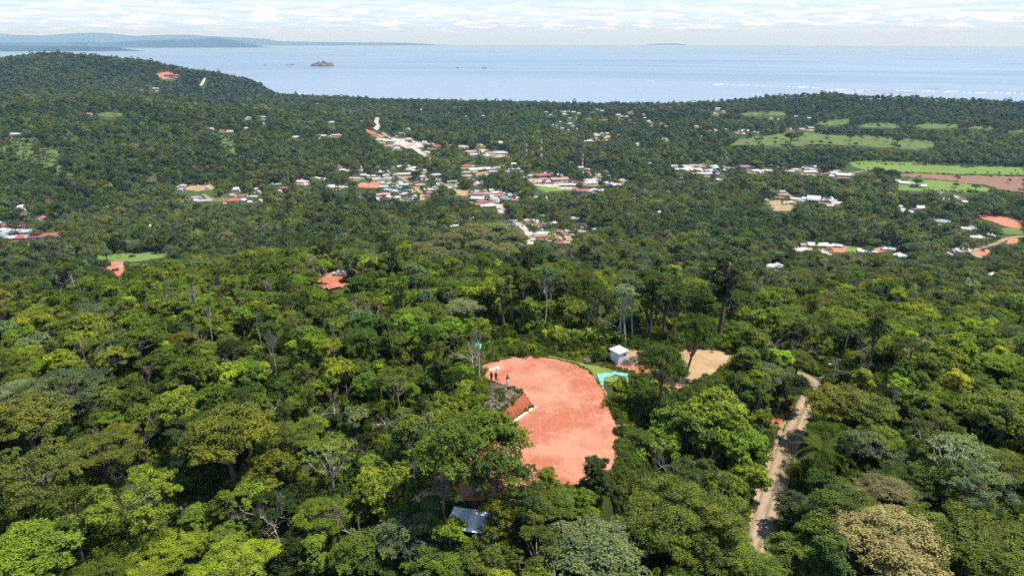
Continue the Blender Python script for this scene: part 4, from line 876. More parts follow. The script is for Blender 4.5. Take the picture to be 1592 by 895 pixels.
hero(160,880,60,'umbrella','mid'); hero(50,860,64,'round','fresh'); hero(110,800,50,'airy','mid'); hero(210,775,60,'airy','fresh')
hero(150,690,55,'umbrella','olive'); hero(40,650,55,'round','olive'); hero(60,730,60,'airy','olive')
hero(270,640,40,'bigleaf','fresh'); hero(570,860,50,'round','mid'); hero(640,835,56,'round','greygreen'); hero(600,760,50,'bigleaf','fresh'); hero(680,880,50,'round','mid'); hero(760,860,44,'round','olive')
hero(700,830,26,'bigleaf','fresh')
hero(826,790,40,'round','olive'); hero(850,745,24,'column','yellow','yellow leaved sapling standing before the red pad',1.9); hero(925,735,30,'column','deep','dark narrow tree at the near corner of the red pad',2.2); hero(800,800,30,'bigleaf','yellow'); hero(870,790,36,'round','mid')
hero(905,790,30,'bigleaf','fresh'); hero(930,868,84,'round','greygreen','large pale grey green tree below the red pad',1.4); hero(830,860,52,'airy','mid'); hero(770,810,34,'column','yellow')
hero(1062,772,92,'umbrella','olive','very large olive tree with dead limbs beside the dirt road',1.5); hero(1090,840,60,'round','mid'); hero(1010,830,55,'round','mid'); hero(1132,838,42,'umbrella','fresh')
hero(1110,860,50,'round','fresh'); hero(1140,690,40,'bigleaf','fresh'); hero(1115,640,48,'bigleaf','fresh'); hero(1060,660,46,'bigleaf','mid'); hero(1025,690,34,'bigleaf','fresh'); hero(1168,602,36,'airy','mid'); hero(1175,610,30,'column','fresh')
hero(1165,740,30,'bigleaf','fresh'); hero(1130,760,34,'bigleaf','fresh')
hero(1240,792,36,'round','blue','bluish tree whose shadow falls across the dirt road'); hero(1236,862,42,'round','mid'); hero(1280,830,40,'bigleaf','mid'); hero(1310,790,48,'round','mid'); hero(1290,880,40,'column','dark')
hero(1186,892,40,'round','fresh'); hero(1310,630,48,'round','yellow','yellow green rounded tree at the bend of the dirt road'); hero(1350,640,40,'round','olive'); hero(1290,665,36,'umbrella','mid','flat crowned tree on pale stems beside the palm',2.0); hero(1340,690,34,'round','greygreen'); hero(1390,705,28,'umbrella','greygreen')
hero(1495,690,44,'rosette','silver','silvery candelabra tree with pale branches showing'); hero(1530,760,46,'airy','greygreen'); hero(1450,660,34,'airy','mid'); hero(1420,740,46,'umbrella','dark'); hero(1475,745,44,'round','mid'); hero(1560,640,50,'round','olive'); hero(1570,720,44,'umbrella','olive')
hero(1225,600,34,'round','deep','dark tree where the dirt road bends away'); hero(1195,590,34,'airy','greygreen'); hero(1240,560,26,'round','mid')
hero(1160,562,27,'column','mid','fern-like bush tree casting its shadow on the dry clearing',1.9)
standing(1024,642,537,40,'round','dark','dark rounded tree on a thin stem between pad and clearing')
standing(1066,586,487,32,'round','dark','dark glossy tree on a slender leaning stem in the dry clearing',.12)
standing(745,626,503,19,'crownlet','fresh','very slender pole tree at the corner of the red pad')
standing(846,516,412,17,'crownlet','greygreen','slender white stemmed tree before the dark grove')
standing(795,505,412,24,'emergent','dark'); standing(783,512,425,22,'emergent','olive'); standing(812,505,418,26,'emergent','dark'); standing(870,505,422,24,'emergent','dark'); standing(830,500,420,26,'round','dark')
standing(972,541,440,20,'crownlet','silver','white stemmed tree right behind the white shed'); standing(984,538,430,19,'crownlet','greygreen'); standing(958,535,450,22,'bare','brown'); standing(965,536,425,18,'crownlet','greygreen')
standing(1008,534,415,32,'emergent','dark','tall dark twin-tiered tree behind the dry clearing'); standing(1030,532,428,30,'emergent','dark'); standing(1002,535,432,20,'emergent','mid'); standing(1047,531,440,22,'emergent','dark')
standing(1118,527,391,42,'emergent','deep','tallest dark tree towering behind the dry clearing'); standing(1130,525,452,22,'emergent','dark'); standing(1072,520,455,20,'emergent','olive'); standing(1090,524,470,20,'emergent','mid')
standing(916,505,425,28,'round','mid'); standing(925,515,440,26,'airy','dark'); standing(893,500,430,24,'emergent','dark')
hero(720,470,34,'umbrella','silver','pale grey umbrella tree at the ridge top'); hero(430,420,40,'round','mid'); hero(330,420,38,'umbrella','olive'); hero(150,480,36,'umbrella','greygreen'); hero(90,590,60,'umbrella','greygreen'); hero(35,600,40,'umbrella','silver'); hero(280,520,26,'umbrella','yellow')
for u, v, r in ((700,375,26),(735,362,26),(770,358,24),(800,372,22),(680,395,20),(655,385,18),(745,385,24),(785,390,22)): hero(u, v, r, 'bloom', 'khaki', 'pale khaki flowering tree in the grove above the lane', 1.4)
for u, v, r in ((520,622,24),(585,470,24),(480,470,18),(215,745,28),(555,680,18),(320,515,18),(140,620,16),(190,720,18),(845,690,0),(1440,655,20),(385,460,16),(600,640,22),(260,680,22),(700,455,18),(640,470,16),(1385,560,14),(45,470,18),(275,780,20),(540,600,16),(1210,470,10),(420,560,14),(965,470,16),(620,700,16)):
    if r: hero(u, v, r, 'bare', 'brown', 'leafless grey branched tree rising from the green canopy')
for u, vb, vt, r_ in ((1229,226,208,10),(1240,219,206,8),(1321,219,209,6),(1364,277,262,7),(1385,284,266,10),(1176,221,215,4),(1205,219,214,3),(1262,226,220,5),(1275,225,219,6),(1290,227,221,5),(1205,225,220,5),(1425,291,279,9),(1485,293,286,8),(1516,297,288,6),(1395,226,214,8),(60,246,238,7),(1515,271,268,4),(1535,271,268,4),(1553,272,268,4),(1572,272,269,5),(1582,272,269,4)):
    standing(u, vb, vt-(vb-vt)*.15, (vb-vt)*.62, 'round', 'dark', 'dark rounded tree standing alone in open pasture')
NEAR_X = np.array([t['p'][0] for t in TREES]); NEAR_Y = np.array([t['p'][1] for t in TREES]); NEAR_R = np.array([t['sx']*KINDS[t['k']]['R'] for t in TREES])
KEEP_T = KEEP.copy(); KEEP, KEEP_S = KEEP_T, KEEP; protect([(765,524),(850,517),(945,519),(946,552),(880,552),(770,552)], 0); protect([(945,480),(1145,480),(1150,540),(945,542)], .12); protect([(770,480),(900,480),(900,520),(770,520)], .3); KEEP = KEEP_S
def open_ok(x, y, z, r, H, rg, KEEP=KEEP_S):
    """keep-probability looked up at several points of the tree as the photograph would show it"""
    k = np.ones(len(x))
    for dx, f in ((0, .08), (0, .5), (0, .8), (0, 1.0), (-.85, .65), (.85, .65), (-.6, .9), (.6, .9), (-.5, .35), (.5, .35)):
        u, v, _ = project(np.stack([x+dx*r, y, z+H*f], -1)); ui = np.clip(u.astype(int), 0, 1591); vi = np.clip(v.astype(int), 0, 894)
        ins = (u >= 0) & (u < 1592) & (v >= 0) & (v < 895); k = np.where(ins, np.minimum(k, KEEP[vi, ui]), k)
    return rg.random(len(x)) < k
def scatter(y0, y1, sp, rg, wide=.93, jit=.42):
    ys = np.arange(y0, y1, sp); out = []
    for i, yy in enumerate(ys):
        xm = wide*yy*1.0+25; xs = np.arange(-xm, xm, sp)+(sp/2 if i % 2 else 0); out.append(np.column_stack([xs, np.full(len(xs), yy)]))
    P = np.concatenate(out); return P+rg.uniform(-jit, jit, P.shape)*sp
# --- near woods
P = scatter(42, 330, 3.75, TR); x, y = P.T; z = h(x, y); nk = ['round', 'umbrella', 'column', 'airy', 'bigleaf', 'rosette', 'emergent', 'bare', 'crownlet']
pk = TR.choice(len(nk), len(x), p=[.16, .11, .16, .21, .18, .015, .035, .085, .045]); r = (1.5+2.6*TR.random(len(x))**1.6)*np.where(y > 130, 1.12, 1)
asp = np.array([ASP[nk[i]] for i in pk]); r = np.where(pk == 6, r*.75, np.where(pk == 8, r*.5, np.where(pk == 2, r*.75, r))); H = r*asp*np.where(pk == 7, 1.35, 1)
ok = open_ok(x, y, z, r, H, TR, KEEP_T)
d2 = np.min(np.hypot(x[:, None]-NEAR_X[None], y[:, None]-NEAR_Y[None])/(NEAR_R[None]*.75+r[:, None]*.35), axis=1); ok &= d2 > 1
SCRUB = [tuple(p[:2]) for p in on_plane(*np.array([(735,556),(765,522),(850,514),(940,514),(952,545),(940,556),(880,553),(800,551)], float).T, 195.)]
ok &= ~in_poly(x, y, PAD) & ~in_poly(x, y, CLEAR) & ~in_poly(x, y, SCRUB); dd, _ = seg_dist(x, y, ROAD); ok &= dd > 3.4; ok &= np.hypot(x-SHACK[0], y-SHACK[1]) > 4
# heroes stay in view: no random tree right in front of them
tone = fbm(x, y, 45, 33)+TR.normal(0, .35, len(x))
HX = [(t['p'], t['sx']*KINDS[t['k']]['R'], t['sz']*KINDS[t['k']]['H'], t) for t in TREES if isinstance(t['hero'], str)]
u0, v0, f0 = project(np.stack([x, y, z+H*.75], -1))
for p_, r_, h_, t_ in HX:
    f_ = MIDF[t_['nm']]; uu, vv, ff = project(np.array([p_[0], p_[1], p_[2]+h_*f_])); rp = r_*F/ff
    ok &= ~((f0 < ff) & (np.abs(u0-uu) < rp*.85) & (np.abs(v0-vv) < rp*.8))
for i in np.where(ok)[0]:
    q = tone[i]; tn = 'deep' if q < -.75 else 'dark' if q < -.35 else 'mid' if q < .05 else 'fresh' if q < .42 else 'lime' if q < .6 else 'olive' if q < .7 else TR.choice(['greygreen', 'silver', 'yellow', 'greygreen', 'khaki'])
    nm = nk[pk[i]]; tn = 'brown' if nm == 'bare' else tn
    add_tree(x[i], y[i], r[i], H[i], nm, tn, z=float(z[i]))
for t in TREES:
    if t['tn'] not in ('cream', 'khaki', 'brown', 'deep', 'yellow'): t['tint'] = t['tint']*np.array([1.32, 1.31, 1.5])
# --- which show largest: those become trees of their own, the rest one wood
px = []
for t in TREES:
    k = KINDS[t['k']]; u, v, f_ = project(np.array([t['p'][0], t['p'][1], t['p'][2]+k['H']*t['sz']*.7])); rp = t['sx']*k['R']*F/f_
    vis = (-rp*.6 < u < 1592+rp*.6) and (v < 895+rp*.5); t['px'] = rp*(1 if vis else 0)+(1e4 if t['hero'] and vis else 0)
TREES.sort(key=lambda t: -t['px'])
NIND = 300
def place_words(t):
    x, y, _ = t['p']; xa, ya = np.array([x]), np.array([y])
    dp = seg_dist(xa, ya, list(PAD)+[PAD[0]])[0][0]; dr = seg_dist(xa, ya, ROAD)[0][0]; dc = seg_dist(xa, ya, list(CLEAR)+[CLEAR[0]])[0][0]
    if dc < 9: return 'at the rim of the dry clearing'
    if dp < 8: return 'at the rim of the red pad'
    if dr < 8: return 'close beside the dirt road'
    if dp < 20: return 'on the slope just off the red pad'
    if dr < 22: return 'in the woods along the dirt road'
    if y > 170: return 'on the wooded slope beyond the ridge'
    if y > 118: return 'on the ridge past the pad'
    if x < -60: return 'deep in the woods far off from the pad' if y > 90 else 'low on the outer slope away from the pad'
    if x > 60: return 'on the slope across the dirt road'
    return 'in the woods below the red pad'
for t in TREES[:NIND]:
    k = KINDS[t['k']]; nm = {'bare': 'bare_tree', 'crownlet': 'slender_tree', 'emergent': 'tall_tree', 'umbrella': 'umbrella_tree', 'rosette': 'candelabra_tree'}.get(t['nm'], 'broadleaf_tree')
    root = bpy.data.objects.new(nm, None); COL.objects.link(root); root.location = t['p']; root.rotation_euler = (0, t['lean'], t['rot'] if not t['lean'] else 0); root.scale = (t['sx'], t['sx'], t['sz']); root.empty_display_size = .3
    c = link('crown' if t['nm'] != 'bare' else 'twigs', k['crown_me'], root); c['tint'] = [float(a) for a in t['tint']]; link('trunk', k['trunk_me'], root)
    lab = t['hero'] if isinstance(t['hero'], str) else f"{TW[t['tn']] if t['nm'] != 'bare' else 'dead'} {'broad' if t['sx']*k['R'] > 4.2 else 'small' if t['sx']*k['R'] < 2.9 else 'middling'} {KW[t['nm']]} {place_words(t)}"
    tag(root, lab, 'tree', lab if isinstance(t['hero'], str) and 'grove' not in lab and 'canopy' not in lab else 'trees ' + (place_words(t) if not isinstance(t['hero'], str) else 'of one look in the canopy'))
REST = [(t['p'], t['rot'], t['sx'], t['sz'], t['k'], t['tint']) for t in TREES[NIND:]]
# --- woods of slopes and plain
def wood(y0, y1, sp, kinds, pr_, rlo, rhi, rg, dk, fg=1.0):
    P = scatter(y0, y1, sp, rg); x, y = P.T; z = h(x, y); m = (z > 2.2) & (y < ycoast(x)-4); x, y, z = x[m], y[m], z[m]
    pk = rg.choice(len(kinds), len(x), p=pr_); r = rg.uniform(rlo, rhi, len(x))*(1+.3*fbm(x, y, 90, 51))*np.where(rg.random(len(x)) < .12, 1.35, 1); Hs = np.array([{'far_round': 2.1, 'far_umbrella': 1.55, 'far_tall': 3.4}.get(kinds[i], ASP.get(kinds[i], 2)) for i in pk])*r
    ok = open_ok(x, y, z, r, Hs, rg); x, y, z, r, pk, Hs = (a[ok] for a in (x, y, z, r, pk, Hs))
    tone = fbm(x, y, 160, 61)*.9+rg.normal(0, .38, len(x))-dk
    for i in range(len(x)):
        q = tone[i]; tn = 'deep' if q < -.8 else 'dark' if q < -.3 else 'blue' if q < -.05 else 'mid' if q < .22 else 'greygreen' if q < .5 else 'olive' if q < .7 else ('fresh' if q < 1.05 else rg.choice(['khaki', 'silver', 'khaki', 'lime']))
        if rg.random() < .03: tn = rg.choice(['brown', 'khaki', 'silver'])
        i_ = BYNAME[kinds[pk[i]]]; k = i_[rg.integers(len(i_))]; kk = KINDS[k]
        REST.append(((x[i], y[i], z[i]-.3), rg.random()*6.28, r[i]/kk['R'], Hs[i]/kk['H'], k, jit_tint(tn, rg, .15)*fg*np.array([1.05, 1.0, 1.2])))
WR = np.random.default_rng(91)
wood(330, 620, 6.4, ['round', 'umbrella', 'airy', 'column', 'bigleaf', 'bare'], [.40, .30, .13, .08, .07, .02], 3.2, 5.8, WR, -.05, 1.15)
wood(620, 1250, 7.8, ['far_round', 'far_umbrella', 'far_tall'], [.6, .32, .08], 3.6, 6.8, WR, -.1, 1.2)
wood(1250, 2100, 9, ['far_round', 'far_umbrella', 'far_tall'], [.65, .29, .06], 4.0, 7.2, WR, -.1, 1.22)
wood(2100, 3800, 11, ['far_round', 'far_umbrella', 'far_tall'], [.72, .24, .04], 4.6, 7.8, WR, -.05, 1.15)

# ------------------------------------------------------------------ masses that nobody could count
def instancer(name, items, label, cat):
    if name != 'forest':                     # the people and the drain by the bank stay in sight
        def hid(i):
            u, v, _ = project(np.array([i[0], (i[0][0], i[0][1], i[0][2]+1.6*i[3])])); return any(750 < a < 800 and 570 < b < 599 for a, b in zip(u, v))
        items = [i for i in items if not hid(i)]
    k = len(items); me = bpy.data.meshes.new(name); me.vertices.add(k); me.vertices.foreach_set('co', np.array([i[0] for i in items], np.float32).ravel())
    def at(nm, typ, arr, key='value'):
        a = me.attributes.new(nm, typ, 'POINT'); a.data.foreach_set(key, np.ascontiguousarray(arr).ravel())
    at('kind_index', 'INT', np.array([i[4] for i in items], np.int32)); at('turn', 'FLOAT_VECTOR', np.array([(0, 0, i[1]) for i in items], np.float32), 'vector')
    at('size', 'FLOAT_VECTOR', np.array([(i[2], i[2], i[3]) for i in items], np.float32), 'vector'); at('tint', 'FLOAT_COLOR', np.array([(*i[5], 1) for i in items], np.float32), 'color')
    o = link(name, me); ng = bpy.data.node_groups.new(name, 'GeometryNodeTree')
    ng.interface.new_socket('Geometry', in_out='INPUT', socket_type='NodeSocketGeometry'); ng.interface.new_socket('Geometry', in_out='OUTPUT', socket_type='NodeSocketGeometry')
    N = ng.nodes; Lk = ng.links; gi = N.new('NodeGroupInput'); go = N.new('NodeGroupOutput'); iop = N.new('GeometryNodeInstanceOnPoints'); ci = N.new('GeometryNodeCollectionInfo')
    ci.inputs['Collection'].default_value = SRC; ci.inputs['Separate Children'].default_value = True; ci.inputs['Reset Children'].default_value = True
    def na(nm, typ): a = N.new('GeometryNodeInputNamedAttribute'); a.data_type = typ; a.inputs[0].default_value = nm; return a.outputs[0]
    Lk.new(gi.outputs[0], iop.inputs['Points']); Lk.new(ci.outputs[0], iop.inputs['Instance']); iop.inputs['Pick Instance'].default_value = True
    Lk.new(na('kind_index', 'INT'), iop.inputs['Instance Index']); Lk.new(na('turn', 'FLOAT_VECTOR'), iop.inputs['Rotation']); Lk.new(na('size', 'FLOAT_VECTOR'), iop.inputs['Scale']); Lk.new(iop.outputs[0], go.inputs[0])
    o.modifiers.new('scatter', 'NODES').node_group = ng
    return tag(o, label, cat, kind='stuff')
instancer('forest', REST, 'continuous mixed green forest over the slopes and plain', 'forest')
UR = np.random.default_rng(303)
P = scatter(44, 330, 2.3, UR); x, y = P.T; z = h(x, y); r = UR.uniform(.8, 1.9, len(x)); ok = open_ok(x, y, z, r, r*1.2, UR) & ~in_poly(x, y, PAD) & ~in_poly(x, y, CLEAR)
dd, _ = seg_dist(x, y, ROAD); ok &= dd > 2.9; ok &= np.hypot(x-SHACK[0], y-SHACK[1]) > 3.2
SH = []
for i in np.where(ok)[0]:
    tn = UR.choice(['deep', 'dark', 'mid', 'fresh', 'olive', 'lime'], p=[.06, .18, .32, .24, .1, .1]); SH.append(((x[i], y[i], z[i]-.1), UR.random()*6.28, r[i]/1.5, r[i]/1.5*UR.uniform(.8, 1.5), BYNAME['shrub'][UR.integers(3)], jit_tint(tn, UR)))
P = scatter(330, 700, 6, UR); x, y = P.T; z = h(x, y); r = UR.uniform(2, 3.4, len(x)); ok = open_ok(x, y, z, r, r*1.0, UR)
for i in np.where(ok)[0]: SH.append(((x[i], y[i], z[i]-.1), UR.random()*6.28, r[i]/1.5, r[i]/1.8, BYNAME['shrub'][UR.integers(3)], jit_tint(UR.choice(['deep', 'dark', 'mid']), UR)))
# low growth along the open edges
VERGEW = [tuple(p[:2]) for p in on_plane(*np.array(VERGE_PX, float).T, PAD_Z)]
def edge_growth(line, n_, spread, tints, rlo, rhi, off=0.0):
    Ls = np.array(line, float); L = np.concatenate([[0], np.cumsum(np.hypot(*np.diff(Ls, axis=0).T))]); s = UR.uniform(0, L[-1], n_)
    x = np.interp(s, L, Ls[:, 0])+UR.normal(0, spread, n_); y = np.interp(s, L, Ls[:, 1])+UR.normal(0, spread, n_); m = ~in_poly(x, y, PAD) & (~in_poly(x, y, VERGEW) | (UR.random(n_) < .12)); z = h(x, y)
    dd, _ = seg_dist(x, y, ROAD); m &= dd > 2.5
    for i in np.where(m)[0]:
        q = UR.uniform(rlo, rhi); SH.append(((x[i], y[i], z[i]-.05), UR.random()*6.28, q/1.5, q/1.5, BYNAME['shrub'][UR.integers(3)], jit_tint(UR.choice(tints), UR)))
pl_ = lambda px, z_: [tuple(p[:2]) for p in on_plane(*np.array(px, float).T, z_)]
edge_growth(pl_([(760,540),(800,530),(860,528),(930,530)], 195.), 420, 2.6, ['fresh', 'mid', 'lime', 'dark', 'mid'], .5, 1.3)
edge_growth(pl_([(985,605),(990,640),(1000,670),(990,710),(980,735)], 194.), 420, 1.8, ['mid', 'fresh', 'mid', 'olive', 'dark'], .4, 1.1)
edge_growth(pl_([(1000,600),(1030,628),(1065,625),(1100,605),(1135,590),(1160,565)], 195.), 300, 1.0, ['mid', 'fresh', 'dark'], .5, 1.2)
edge_growth(pl_([(1270,575),(1290,585),(1300,600),(1290,615)], 188.5), 160, 1.6, ['mid', 'fresh', 'dark'], .5, 1.2)
edge_growth(pl_([(945,745),(975,752),(1005,735),(985,775),(955,790)], 193.), 420, 1.6, ['mid', 'fresh', 'olive'], .35, .9)
edge_growth(PAD+PAD[:1], 700, .35, ['fresh', 'olive', 'mid', 'khaki'], .12, .35)
edge_growth(CLEAR+CLEAR[:1], 400, .4, ['fresh', 'olive', 'mid', 'khaki'], .12, .4)
edge_growth(pl_([(975,600),(962,640),(975,665),(985,700),(972,735)], 195.), 170, .9, ['mid', 'fresh', 'lime', 'olive'], .25, .7)
edge_growth(pl_([(780,546),(840,543),(880,545),(920,549),(945,555)], 196.), 130, .9, ['fresh', 'mid', 'lime', 'dark'], .5, 1.1)
edge_growth(pl_([(720,560),(735,590),(750,610),(775,625)], 196.), 120, 1.6, ['fresh', 'lime', 'mid'], .5, 1.2)
edge_growth(pl_([(930,567),(975,576),(1000,588)], 195.8), 90, .6, ['greygreen', 'mid', 'fresh'], .2, .5)
edge_growth(pl_([(1000,541),(1060,533),(1120,536),(1155,545)], 195.6), 160, 1.1, ['mid', 'fresh', 'dark'], .5, 1.3)
edge_growth([(a-2.9, b) for a, b in ROAD], 260, .5, ['fresh', 'mid', 'lime', 'olive'], .25, .8); edge_growth([(a+3.2, b) for a, b in ROAD], 260, .6, ['fresh', 'mid', 'dark'], .3, 1.0)
inv = in_poly(np.array([i[0][0] for i in SH]), np.array([i[0][1] for i in SH]), VERGEW); SH = [i for i, f in zip(SH, inv) if i[2] < .25 or not f]
instancer('undergrowth', SH, 'tangled green undergrowth and low bushes between the trees', 'undergrowth')

PB = []                                                         # bushes and tussocks in the open fields
for px, kv in OPEN:
    w_ = gpoly(px) if 120 < px[0][1] < 300 and px[0][0] > 1100 else None
    if w_ is None or len(px) < 5: continue
    A = np.array(w_); k = 90; x = UR.uniform(A[:, 0].min(), A[:, 0].max(), k); y = UR.uniform(A[:, 1].min(), A[:, 1].max(), k); m = in_poly(x, y, w_) & (fbm(x, y, 60, 77) > .05); z = h(x, y)
    for i in np.where(m)[0]: q = UR.uniform(.8, 2.6); PB.append(((x[i], y[i], z[i]+.3), UR.random()*6.28, q/1.5, q/1.6, BYNAME['shrub'][UR.integers(3)], jit_tint(UR.choice(['dark', 'mid', 'olive']), UR)))
for a, b in (((1312,255),(1440,257)),((1345,266),(1480,272)),((1480,272),(1592,275)),((1262,226),(1330,231)),((1225,231),(1262,226)),((1440,297),(1530,300)),((1130,229),(1170,227))):   # hedges along the field edges
    us = np.linspace(a[0], b[0], 60); vs_ = np.linspace(a[1], b[1], 60)
    for p in on_ground(us, vs_):
        if UR.random() < .55: q = UR.uniform(1.2, 3.2); PB.append(((p[0]+UR.normal(0, 2), p[1]+UR.normal(0, 3), p[2]-.3), UR.random()*6.28, q/1.5, q/1.5, BYNAME['shrub'][UR.integers(3)], jit_tint(UR.choice(['deep', 'dark', 'mid']), UR)))
instancer('pasture_bushes', PB, 'low bushes and hedge growth dotted over the pastures', 'bushes')
# ------------------------------------------------------------------ things on and round the pad
# --- cut earth bank with dry brush on top
br = np.random.default_rng(8); BZ = 197.7
ring_t = [(814,610.4),(805,619),(795,628),(785,636),(776,644),(768,650),(760,656),(752,660),(748,648),(750,634),(754,620),(759,606),(766,595),(778,597),(790,600),(803,605)]
ring_b = [(829,632.6),(820,639),(811,645),(801,651.5),(792,658),(784,664),(777,670),(767,676)]
T = np.array([P1(u, v, BZ+.12*br.normal()) for u, v in ring_t]); cen = T.mean(0)
B = [P1(u, v, PAD_Z-.25) for u, v in ring_b]
for p in T[len(ring_b):]:
    d = unit((p-cen)*np.array([1, 1, 0])); B.append(p+d*1.3-np.array([0, 0, 2.3 if p[0] > -6 else 4.0]))
B = np.array(B); root = empty('earth_bank', (float(cen[0]), float(cen[1]), PAD_Z)); tag(root, 'steep cut red earth bank topped with dry brush beside the pad', 'earth bank'); off = np.array([cen[0], cen[1], PAD_Z])
rows = []; kk = 9; nn = len(T); per = 5
def loopfine(A): return np.concatenate([A[i]+(A[(i+1) % nn]-A[i])*np.linspace(0, 1, per, endpoint=False)[:, None] for i in range(nn)])
Tf, Bf = loopfine(T), loopfine(B); m_ = len(Tf)
for j in range(kk):
    t_ = j/(kk-1); q = Tf*(1-t_)+Bf*t_; q = q+(br.normal(0, .07, q.shape) if 0 < j < kk-1 else 0); q[:, 2] += .12*math.sin(t_*3.14); rows.append(q)
V = np.concatenate(rows)-off; i, j = np.meshgrid(np.arange(kk-1), np.arange(m_), indexing='ij'); a = (i*m_+j).ravel(); b = (i*m_+(j+1) % m_).ravel()
link('cut_face', mesh_np('cut_face', V, np.stack([a, a+m_, b+m_, b], -1), [M_BANK], smooth=True), root)
gx, gy = np.meshgrid(np.arange(T[:, 0].min(), T[:, 0].max(), .35), np.arange(T[:, 1].min(), T[:, 1].max(), .35)); Gp = np.stack([gx.ravel(), gy.ravel()], -1); Gp = Gp[in_poly(Gp[:, 0], Gp[:, 1], [tuple(p[:2]) for p in T])]
vs, _, fs, *_r = delaunay_2d_cdt([Vector(p) for p in np.concatenate([Tf[:, :2], Gp])], [], [list(range(m_))], 1, 1e-4); A = np.array([(v.x, v.y) for v in vs]); dd, _ = seg_dist(A[:, 0], A[:, 1], [tuple(p[:2]) for p in T]+[tuple(T[0, :2])])
Z = BZ+.02+np.minimum(dd, 1.0)*(.2+.35*br.random(len(A))); link('brush_top', mesh_np('brush_top', np.column_stack([A, Z])-off, np.array([f for f in fs if len(f) == 3]), [M_BRUSH]), root)
mb = MB()
for _ in range(420):
    k = br.integers(len(A)); d = unit(br.normal(size=3)*[1, 1, .25]+[0, 0, .15]); p = np.array([*A[k], Z[k]])-off; L = .3+.7*br.random(); mb.tube([p, p+d*L*.5+[0, 0, .05], p+d*L], [.02, .016, .008], 3)
link('twigs', mb.mesh('twigs', [M_WOOD]), root)['kind'] = 'stuff'
SHX = []
for _ in range(190):
    k = br.integers(len(A)); q = .12+.4*br.random()**2; SHX.append(((A[k, 0], A[k, 1], Z[k]-.05), br.random()*6.28, q/1.5, q/1.5, BYNAME['shrub'][br.integers(3)], jit_tint(br.choice(['fresh', 'olive', 'mid']), br)))
for k in range(320):                         # leafy growth on the far flank
    t_ = br.integers(7, 13); p = T[t_]+br.normal(0, 1.0, 3)*[1, 1, 0]+unit((T[t_]-cen)*np.array([1, 1, 0]))*br.uniform(0, 5); q = .4+.7*br.random()
    if p[0] < -2.6: SHX.append(((p[0], p[1], 197.2-.5*br.random()), br.random()*6.28, q/1.5, q/1.4, BYNAME['shrub'][br.integers(3)], jit_tint(br.choice(['fresh', 'lime', 'fresh', 'mid']), br)))
instancer('bank_plants', SHX, 'bright green weeds on and behind the earth bank', 'weeds')
def kerb(nm, pts, wd, hgt, label, m=M_CONC):
    mb = MB(); P_ = np.array(pts)
    for a, b in zip(P_[:-1], P_[1:]):
        d = unit(b-a); n2 = np.array([-d[1], d[0], 0])*wd/2; u3 = np.array([0, 0, hgt]); V = [a-n2, a+n2, b+n2, b-n2]; V = V+[p+u3 for p in V]
        mb.add(V, [(3, 2, 1, 0), (4, 5, 6, 7), (0, 1, 5, 4), (1, 2, 6, 5), (2, 3, 7, 6), (3, 0, 4, 7)])
    return tag(link(nm, mb.mesh(nm, [m])), label, 'drain')
kp = [P1(u, v, PAD_Z) for u, v in ((834,632.5),(828.5,634.2),(811,646.5),(792,659.5),(770,676))]
kerb('concrete_drain', kp, .42, .09, 'straight cream concrete drain along the foot of the earth bank')
kerb('concrete_drain', [P1(u, v, PAD_Z) for u, v in ((752,577),(762,575.4),(770,573),(775.5,570))], .5, .10, 'short cream concrete drain at the far corner of the pad'); kerb('concrete_slab', [P1(u, v, PAD_Z) for u, v in ((770.5,570.8),(776.5,574.4))], .45, .13, 'cream concrete slab laid across the short drain')
kerb('concrete_slab', [P1(u, v, PAD_Z) for u, v in ((738,581),(745,580.2))], .4, .10, 'pale slab beside the path to the pad')
# --- shed
sp_ = P1(961.5, 561.5, CLEAR_Z); shed = empty('storage_shed', (float(sp_[0]), float(sp_[1]), CLEAR_Z+.02), R(38)); tag(shed, 'small white lavender storage shed with flat roof', 'shed')
mb = MB(); mb.box((-1.05, -1.0, 0), (1.05, 1.0, 2.15)); link('wall', mb.mesh('shed_wall', [M_SHED]), shed)
mb = MB(); mb.add([(-1.28, -1.24, 2.16), (1.28, -1.24, 2.16), (1.28, 1.24, 2.30), (-1.28, 1.24, 2.30), (-1.28, -1.24, 2.24), (1.28, -1.24, 2.24), (1.28, 1.24, 2.38), (-1.28, 1.24, 2.38)], [(0, 3, 2, 1), (4, 5, 6, 7), (0, 1, 5, 4), (1, 2, 6, 5), (2, 3, 7, 6), (3, 0, 4, 7)]); link('roof', mb.mesh('shed_roof', [M_WHITE]), shed)
mb = MB(); mb.box((-1.075, .05, .05), (-1.052, .75, 1.85)); dr_ = link('door', mb.mesh('shed_door', [M_WHP]), shed); mb = MB(); mb.box((-1.1, .66, .95), (-1.076, .72, 1.02)); link('handle', mb.mesh('door_handle', [M_STEEL]), dr_)
mb = MB(); mb.box((.1, -1.02, 1.3), (.6, -1.002, 1.75)); link('window', mb.mesh('shed_window', [M_GLASS]), shed)
for x0 in (-1.06, .98):
    for y0 in (-1.01, .93): mb = MB(); mb.box((x0, y0, .0), (x0+.08, y0+.08, 2.14)); link('corner_post', mb.mesh('corner_post', [M_WHITE]), shed)
